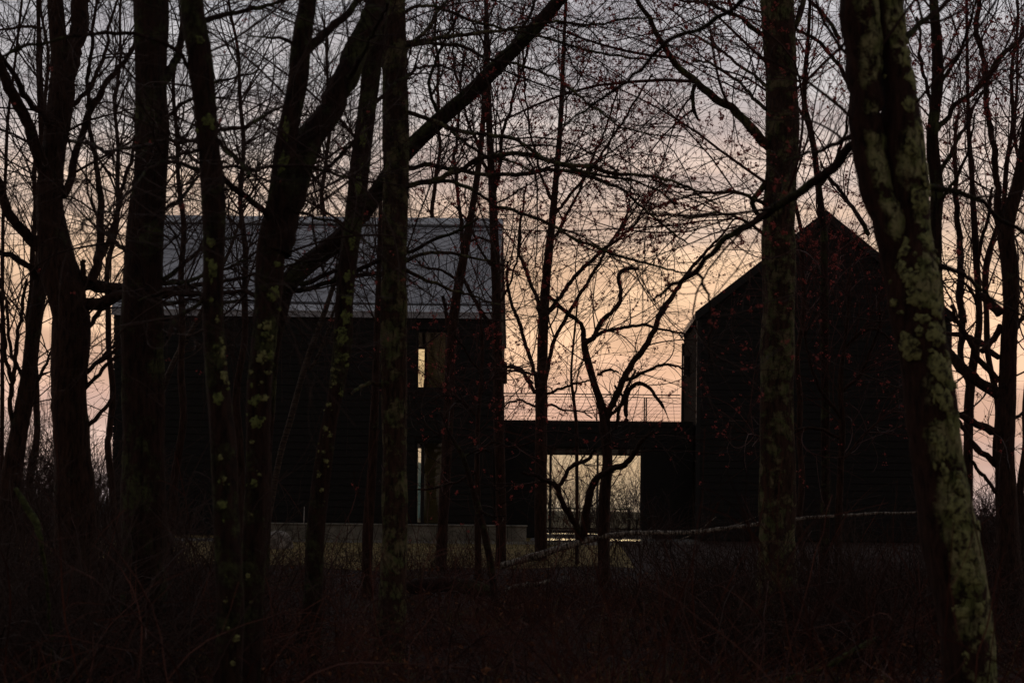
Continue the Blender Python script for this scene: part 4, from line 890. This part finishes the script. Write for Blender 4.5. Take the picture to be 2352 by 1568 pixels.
tree('young_maple', 'small red-flowering maple in front of the dark wall beside the lit windows', 26.0,
     [(1098, 1300, 16), (1098, 1180, 14), (1096, 1060, 12), (1098, 960, 10), (1104, 880, 9), (1108, 800, 8), (1104, 740, 6)],
     [([(1098, 960, 8), (1060, 920, 7), (1020, 910, 5), (985, 925, 3)], -.5), ([(1102, 900, 7), (1140, 860, 5), (1165, 850, 4)], .4), ([(1104, 860, 6), (1070, 810, 5), (1045, 770, 4)], -.5),
      ([(1098, 1040, 7), (1140, 1020, 6), (1180, 1030, 5), (1230, 1010, 3)], -.6), ([(1097, 1085, 7), (1040, 1110, 6), (985, 1120, 5), (940, 1122, 3)], -.4)],
     'bark', 73, ext=.4, n1=16, n2=190, n3=700, buds=210, bud_size=(.005, .010), r1=.009, r2=.006, len1=(.6, 1.4), twig='twig_red', bias=(0, -.05, .25), zmin=1.8, branch_ang=(30, 70))
tree('young_maple', 'thin leaning pole crossing below the lower window', 22.0,
     [(1140, 1400, 18), (1128, 1300, 17), (1112, 1220, 16), (1094, 1150, 15), (1076, 1090, 13), (1062, 1045, 11), (1044, 1015, 9), (1030, 990, 6)], [([(1100, 1170, 7), (1130, 1185, 6), (1160, 1184, 4)], -.3), ([(1065, 1050, 6), (1100, 1030, 5), (1130, 1040, 3)], .3)],
     'bark_dark', 79, ext=.4, n1=8, n2=70, n3=240, buds=200, bud_size=(.006, .012), r1=.008, r2=.005, zmin=1.5, len1=(.5, 1.1))
for i, (u, vb, vt, w, lb) in enumerate([(842, 1330, 1080, 24, 'short dark trunk between the leaning trunk and the straight mottled trunk'), (1152, 1310, 0, 0, '')][:1]):
    tree('young_maple', lb, 24.0, [(u, vb, w), (u + 4, 1200, w), (u + 12, 1080, w * .9), (u + 18, 950, w * .8), (u + 22, 840, w * .7), (u + 26, 700, w * .6), (u + 30, 560, w * .45)], [], 'bark', 81 + i, ext=1, n1=14, n2=120, n3=500, r1=.010, zmin=2.0)
# --- leaning birches against the dark facade
tree('birch_tree', 'pale-barked birch leaning right against the dark wall near the roof edge', 30.0,
     [(640, 1060, 14), (668, 960, 14), (690, 880, 14), (705, 830, 13), (728, 765, 13), (745, 720, 12), (765, 660, 11), (790, 580, 9), (815, 480, 7)], [([(712, 850, 6), (740, 800, 8), (760, 745, 7), (775, 690, 5)], -.4)],
     'bark_birch', 83, ext=.8, n1=12, n2=120, n3=400, r1=.010, zmin=3.5, r2=.006, bias=(.2, 0, .35), twmin=.0022)
tree('birch_tree', 'pale-barked birch leaning right behind the lichen-spotted narrow trunk', 29.0,
     [(330, 1030, 15), (355, 940, 15), (380, 877, 14), (405, 820, 13), (432, 775, 12), (462, 721, 11), (495, 650, 9), (530, 570, 7)], [([(395, 840, 7), (410, 790, 6), (416, 720, 5)], .4)],
     'bark_birch', 89, ext=.8, n1=12, n2=120, n3=450, r1=.010, zmin=3.5, r2=.006, bias=(.2, 0, .35), twmin=.0022)
# --- further slim trees filling the sky
FILL = [('slim pale-twigged tree rising behind the far left fork', [(70, 1100, 16), (75, 800, 14), (82, 500, 11), (95, 250, 8), (100, 0, 5)], 33, 101, 0, (0, 0, .45)),
        ('thin upright tree behind the broad dark column, left of it', [(262, 1050, 15), (258, 800, 13), (250, 600, 11), (262, 400, 9), (275, 200, 7), (282, 0, 5)], 31, 103, 0, (0, 0, .45)),
        ('thin tree visible between the broad dark column and the narrow spotted trunk', [(410, 1050, 17), (412, 800, 15), (408, 560, 12), (420, 330, 9), (412, 120, 7), (420, 0, 5)], 27, 107, 0, (.25, 0, .35)),
        ('fan-twigged tree filling the sky right of the narrow spotted trunk', [(560, 1050, 18), (552, 800, 15), (548, 560, 12), (560, 380, 10), (556, 200, 8), (545, 40, 6)], 26, 109, 40, (.15, 0, .2)),
        ('fine-twigged tree rising behind the pale roof, left of the bowed stem', [(760, 1050, 16), (752, 800, 14), (745, 560, 11), (752, 330, 8), (748, 120, 6)], 58, 113, 40, (.0, 0, .45)),
        ('thin maple rising from behind the right end of the pale roof', [(985, 1150, 14), (988, 800, 12), (1000, 520, 10), (1006, 330, 8), (1002, 150, 6), (1010, 0, 5)], 60, 127, 420, (.1, 0, .45)),
        ('thin red-budded tree right of the straight gable-side trunk', [(1845, 1150, 15), (1840, 800, 12), (1826, 520, 9), (1832, 300, 7), (1826, 80, 5)], 31, 139, 1000, (0, 0, .4)),
        ('red-budded tree at the top right corner', [(2290, 1100, 16), (2280, 700, 13), (2300, 420, 11), (2322, 200, 8), (2330, 0, 6)], 27, 149, 1500, (0, 0, .4)),
        ('thin tree at the extreme right edge behind the oak', [(2362, 1120, 18), (2356, 900, 16), (2360, 700, 13), (2350, 480, 10), (2346, 250, 7)], 29, 151, 250, (-.2, 0, .3))]
for lb, tr, Y, sd, bd, bs in FILL:
    sc = max(1, Y / 32)
    tree('young_tree', lb, float(Y), tr, [], 'bark', sd, ext=1.5, n1=32, n2=230, n3=1000, buds=bd, bud_size=(.009 * sc, .018 * sc), r1=.013 * sc, r2=.007 * sc, len1=(1.2 * sc, 3.0 * sc), len2=(.6 * sc, 1.5 * sc), len3=(.25 * sc, .7 * sc), bias=bs, zmin=3.6,
         branch_ang=(25, 65), twig='twig_red' if bd > 200 else 'twig', twmin=.0024 * sc, wig=1.6)

# ------------------------------------------------------------------ fallen wood
def log(name, label, pts, mat, cat, knots=()):
    lp = np.array([list(P(u, v, Y)) + [pxm(w, Y) / 2] for u, v, w, Y in pts])
    k = int(max(16, len(lp) * 8)); q = spline(lp, k); r = sub_rng(int(lp[0, 0] * 100) % 97 + 3)
    q[:, :3] += np.cumsum(r.normal(0, .004, (k, 3)), 0) - np.linspace(0, 1, k)[:, None] * 0
    q[:, 3] *= 1 + r.normal(0, .06, k)
    q = np.vstack([[*q[0, :3] - (q[1, :3] - q[0, :3]) * .02, .002], q, [*q[-1, :3] + (q[-1, :3] - q[-2, :3]) * .02, .001]])
    c = q[:, :3].mean(0); c[2] = q[:, 2].min()
    root = thing(name, c, label, cat)
    V, Fc = tube(q[None, :, :3], q[None, :, 3], 12); link('stem', mesh('stem', V - c, Fc, mat, True), root)
    for pts2 in knots:
        q2 = spline(np.array([list(P(u, v, Y)) + [pxm(w, Y) / 2] for u, v, w, Y in pts2]), 12)
        V, Fc = tube(q2[None, :, :3], q2[None, :, 3], 6); link('side_branch', mesh('side_branch', V - c, Fc, mat, True), root)
    return root
log('fallen_birch', 'long pale birch trunk lying fallen across the middle of the thicket', [(1150, 1300, 15, 27), (1200, 1285, 16, 27), (1250, 1268, 16, 27), (1310, 1248, 15, 27), (1370, 1232, 14, 27), (1440, 1222, 12, 26.6), (1520, 1220, 11, 26), (1600, 1219, 11, 25.6), (1660, 1214, 10, 25.2), (1740, 1202, 10, 24.8), (1850, 1191, 8, 24.4), (1960, 1187, 7, 24), (2060, 1183, 6, 23.6), (2115, 1180, 4, 23.4)],
    M['log_birch'], 'log', [[(1560, 1240, 3, 25.8), (1600, 1222, 4, 25.6), (1645, 1186, 2, 25.4)], [(1660, 1215, 4, 25.2), (1690, 1205, 3, 25.1), (1740, 1185, 2, 25)]])
log('fallen_branch', 'short pale piece of birch lying below the fallen trunk', [(1160, 1353, 10, 24), (1190, 1346, 12, 24), (1230, 1340, 11, 24), (1262, 1332, 7, 24)], M['log_birch'], 'log')
log('mossy_branch', 'mossy green branch lying in the brambles at the bottom right', [(1770, 1575, 11, 15), (1830, 1552, 12, 15), (1900, 1522, 13, 15), (1950, 1500, 14, 15), (1985, 1484, 15, 15), (2004, 1472, 8, 15)], M['moss'], 'branch')
log('mossy_branch', 'mossy green leaning branch at the lower left edge', [(36, 1120, 10, 13), (52, 1150, 16, 13), (68, 1175, 18, 13), (82, 1200, 18, 13), (94, 1235, 12, 13), (104, 1300, 8, 13.2), (116, 1400, 7, 13.4), (124, 1540, 6, 13.6), (128, 1640, 6, 13.8)], M['moss'], 'branch')
log('fallen_log', 'dark rotting log in front of the lawn right of the straight mottled trunk', [(935, 1352, 30, 23.5), (970, 1345, 36, 23.5), (1020, 1342, 34, 23.5), (1080, 1348, 36, 23.5), (1130, 1358, 26, 23.5)], M['bark_dark'], 'log')

# ------------------------------------------------------------------ thickets, brambles, leaves, grass
def cloud(name, label, cat, starts, r, lens, K, up, curl, r0, rt, mat, kids=0, klen=(.15, .4)):
    n = len(starts); d = unit(np.column_stack([r.normal(0, 1, n), r.normal(0, 1, n), np.abs(r.normal(up, .5, n))]))
    ln = r.uniform(*lens, n)[:, None] / (K - 1); pts = [starts]; cv = r.normal(size=(n, 3)) * curl / K + np.array([0, 0, -.35]) / K
    for k in range(K - 1):
        pts.append(pts[-1] + d * ln); d = unit(d + cv + r.normal(size=(n, 3)) * .12)
    A = np.stack(pts, 1); s = np.linspace(0, 1, K)[None]; R = r.uniform(.7, 1.4, n)[:, None] * r0 * (1 - s) + rt * s
    V, Fc = tube(A, R, 3)
    if kids:
        B, RB = grow(A, R, kids, r, 5, klen, (30, 75), bias=(0, 0, .1), r0=r0 * .6, rt=rt, curl=.6)
        V2, F2 = tube(B, RB, 3); Fc = np.concatenate([Fc, F2 + len(V)]); V = np.concatenate([V, V2])
    return tag(link(name, mesh(name, V, Fc, mat)), label, cat, kind='stuff'), A
def scatter(r, n, u0, u1, y0, y1):
    Y = np.sqrt(r.uniform(y0 ** 2, y1 ** 2, n)); x = (r.uniform(u0, u1, n) - CX) / F * Y
    return np.column_stack([x, Y, ground(x, Y) - .02])
r = sub_rng(501)
def clumps(r, n, nc, u0, u1, y0, y1, sp):
    c = scatter(r, nc, u0, u1, y0, y1); i = r.integers(0, nc, n); k = r.uniform(.5, 1.6, nc)[i]
    p = c[i] + np.column_stack([r.normal(0, sp, (n, 2)) * k[:, None], np.zeros(n)]); p[:, 2] = ground(p[:, 0], p[:, 1]) - .02
    return p
cloud('brambles', 'dense dark red-brown brambles covering the woodland floor', 'brambles', np.vstack([scatter(r, 3200, -150, 2500, 10.5, 26), clumps(r, 4200, 260, -150, 2500, 11, 26, .3)]), r, (.35, 1.15), 7, 1.0, 2.0, .0045, .002, M['bramble'], 8500, (.15, .5))
cloud('brambles', 'taller tangle of dark stems on the left of the woodland floor', 'brambles', clumps(r, 1900, 70, -150, 540, 12, 25, .45), r, (.9, 2.3), 8, 1.5, 1.3, .007, .0025, M['twig'], 3800, (.2, .7))
cloud('canes', 'long arching bramble canes crossing the foreground', 'brambles', clumps(r, 420, 110, -150, 2500, 9.5, 22, .35), r, (1.2, 2.6), 12, 1.1, 2.4, .0065, .0025, M['bramble'], 900, (.15, .45))
cloud('dry_grass', 'pale dry grass tufts among the brambles', 'grass', clumps(r, 2600, 120, -150, 2500, 11, 27, .14), r, (.2, .55), 5, 1.8, 1.2, .003, .001, M['grass'])
cloud('thicket', 'tangled thicket of bare shrubs below the gable house', 'thicket', clumps(r, 1700, 60, 1480, 2460, 15, 26, .5), r, (.8, 1.9), 8, 1.5, 1.3, .0065, .0022, M['twig'], 3800, (.2, .6))
cloud('thicket', 'bare shrubs growing in front of the glazed passage', 'thicket', scatter(r, 170, 1275, 1560, 31, 39), r, (.7, 1.5), 8, 2.4, .9, .007, .003, M['twig'], 500, (.25, .6))
cloud('thicket', 'dense distant brush along the left horizon', 'thicket', scatter(r, 1100, -260, 262, 30, 46), r, (1.6, 3.4), 8, 2.6, .8, .011, .004, M['twig'], 4200, (.3, .9))
cloud('thicket', 'dense distant brush along the right horizon', 'thicket', scatter(r, 700, 2170, 2560, 27, 40), r, (.9, 1.7), 8, 2.6, .8, .009, .0035, M['twig'], 3200, (.25, .7))
far = scatter(r, 520, 1150, 1750, 85, 120)
cloud('far_woods', 'far line of bare trees beyond the glazed passage', 'trees', far, r, (2.4, 4.6), 8, 3.0, .6, .018, .007, M['twig'], 2600, (.6, 1.6))
cloud('shrubs', 'low leafless shrubs at the edge of the lawn', 'shrubs', clumps(r, 520, 40, 690, 1330, 25, 30, .4), r, (.35, 1.0), 7, 1.3, 1.2, .005, .002, M['twig'], 2200, (.15, .4))
# leaves
n = 5000; c = scatter(r, n, -100, 2450, 11, 27); c[:, 2] += r.uniform(.03, .5, n) ** 1.5
e1 = unit(r.normal(size=(n, 3))); e2 = unit(np.cross(e1, r.normal(size=(n, 3)))); s = r.uniform(.015, .045, (n, 1))
V = np.stack([c - e1 * s, c + e2 * s * .6 + np.cross(e1, e2) * s * .25, c + e1 * s, c - e2 * s * .6 + np.cross(e1, e2) * s * .25], 1).reshape(-1, 3)
Fc = np.arange(4 * n).reshape(-1, 4)
tag(link('dead_leaves', mesh('dead_leaves', V, np.concatenate([Fc[:, [0, 1, 2]], Fc[:, [0, 2, 3]]]), M['leaf'])), 'scattered rusty dead leaves caught in the brambles', 'leaves', kind='stuff')
n = 16000; c = scatter(r, n, 560, 1330, 29.5, 40.5); hgt = r.uniform(.03, .10, n)[:, None]; w = r.uniform(.004, .009, n)[:, None]
lean = r.normal(0, .5, (n, 3)); lean[:, 2] = 1; sd = unit(np.cross(lean, r.normal(size=(n, 3))))
V = np.stack([c - sd * w, c + sd * w, c + lean * hgt], 1).reshape(-1, 3)
tag(link('grass', mesh('grass', V, np.arange(3 * n).reshape(-1, 3), M['grass'])), 'short tired grass in front of the concrete wall', 'grass', kind='stuff')
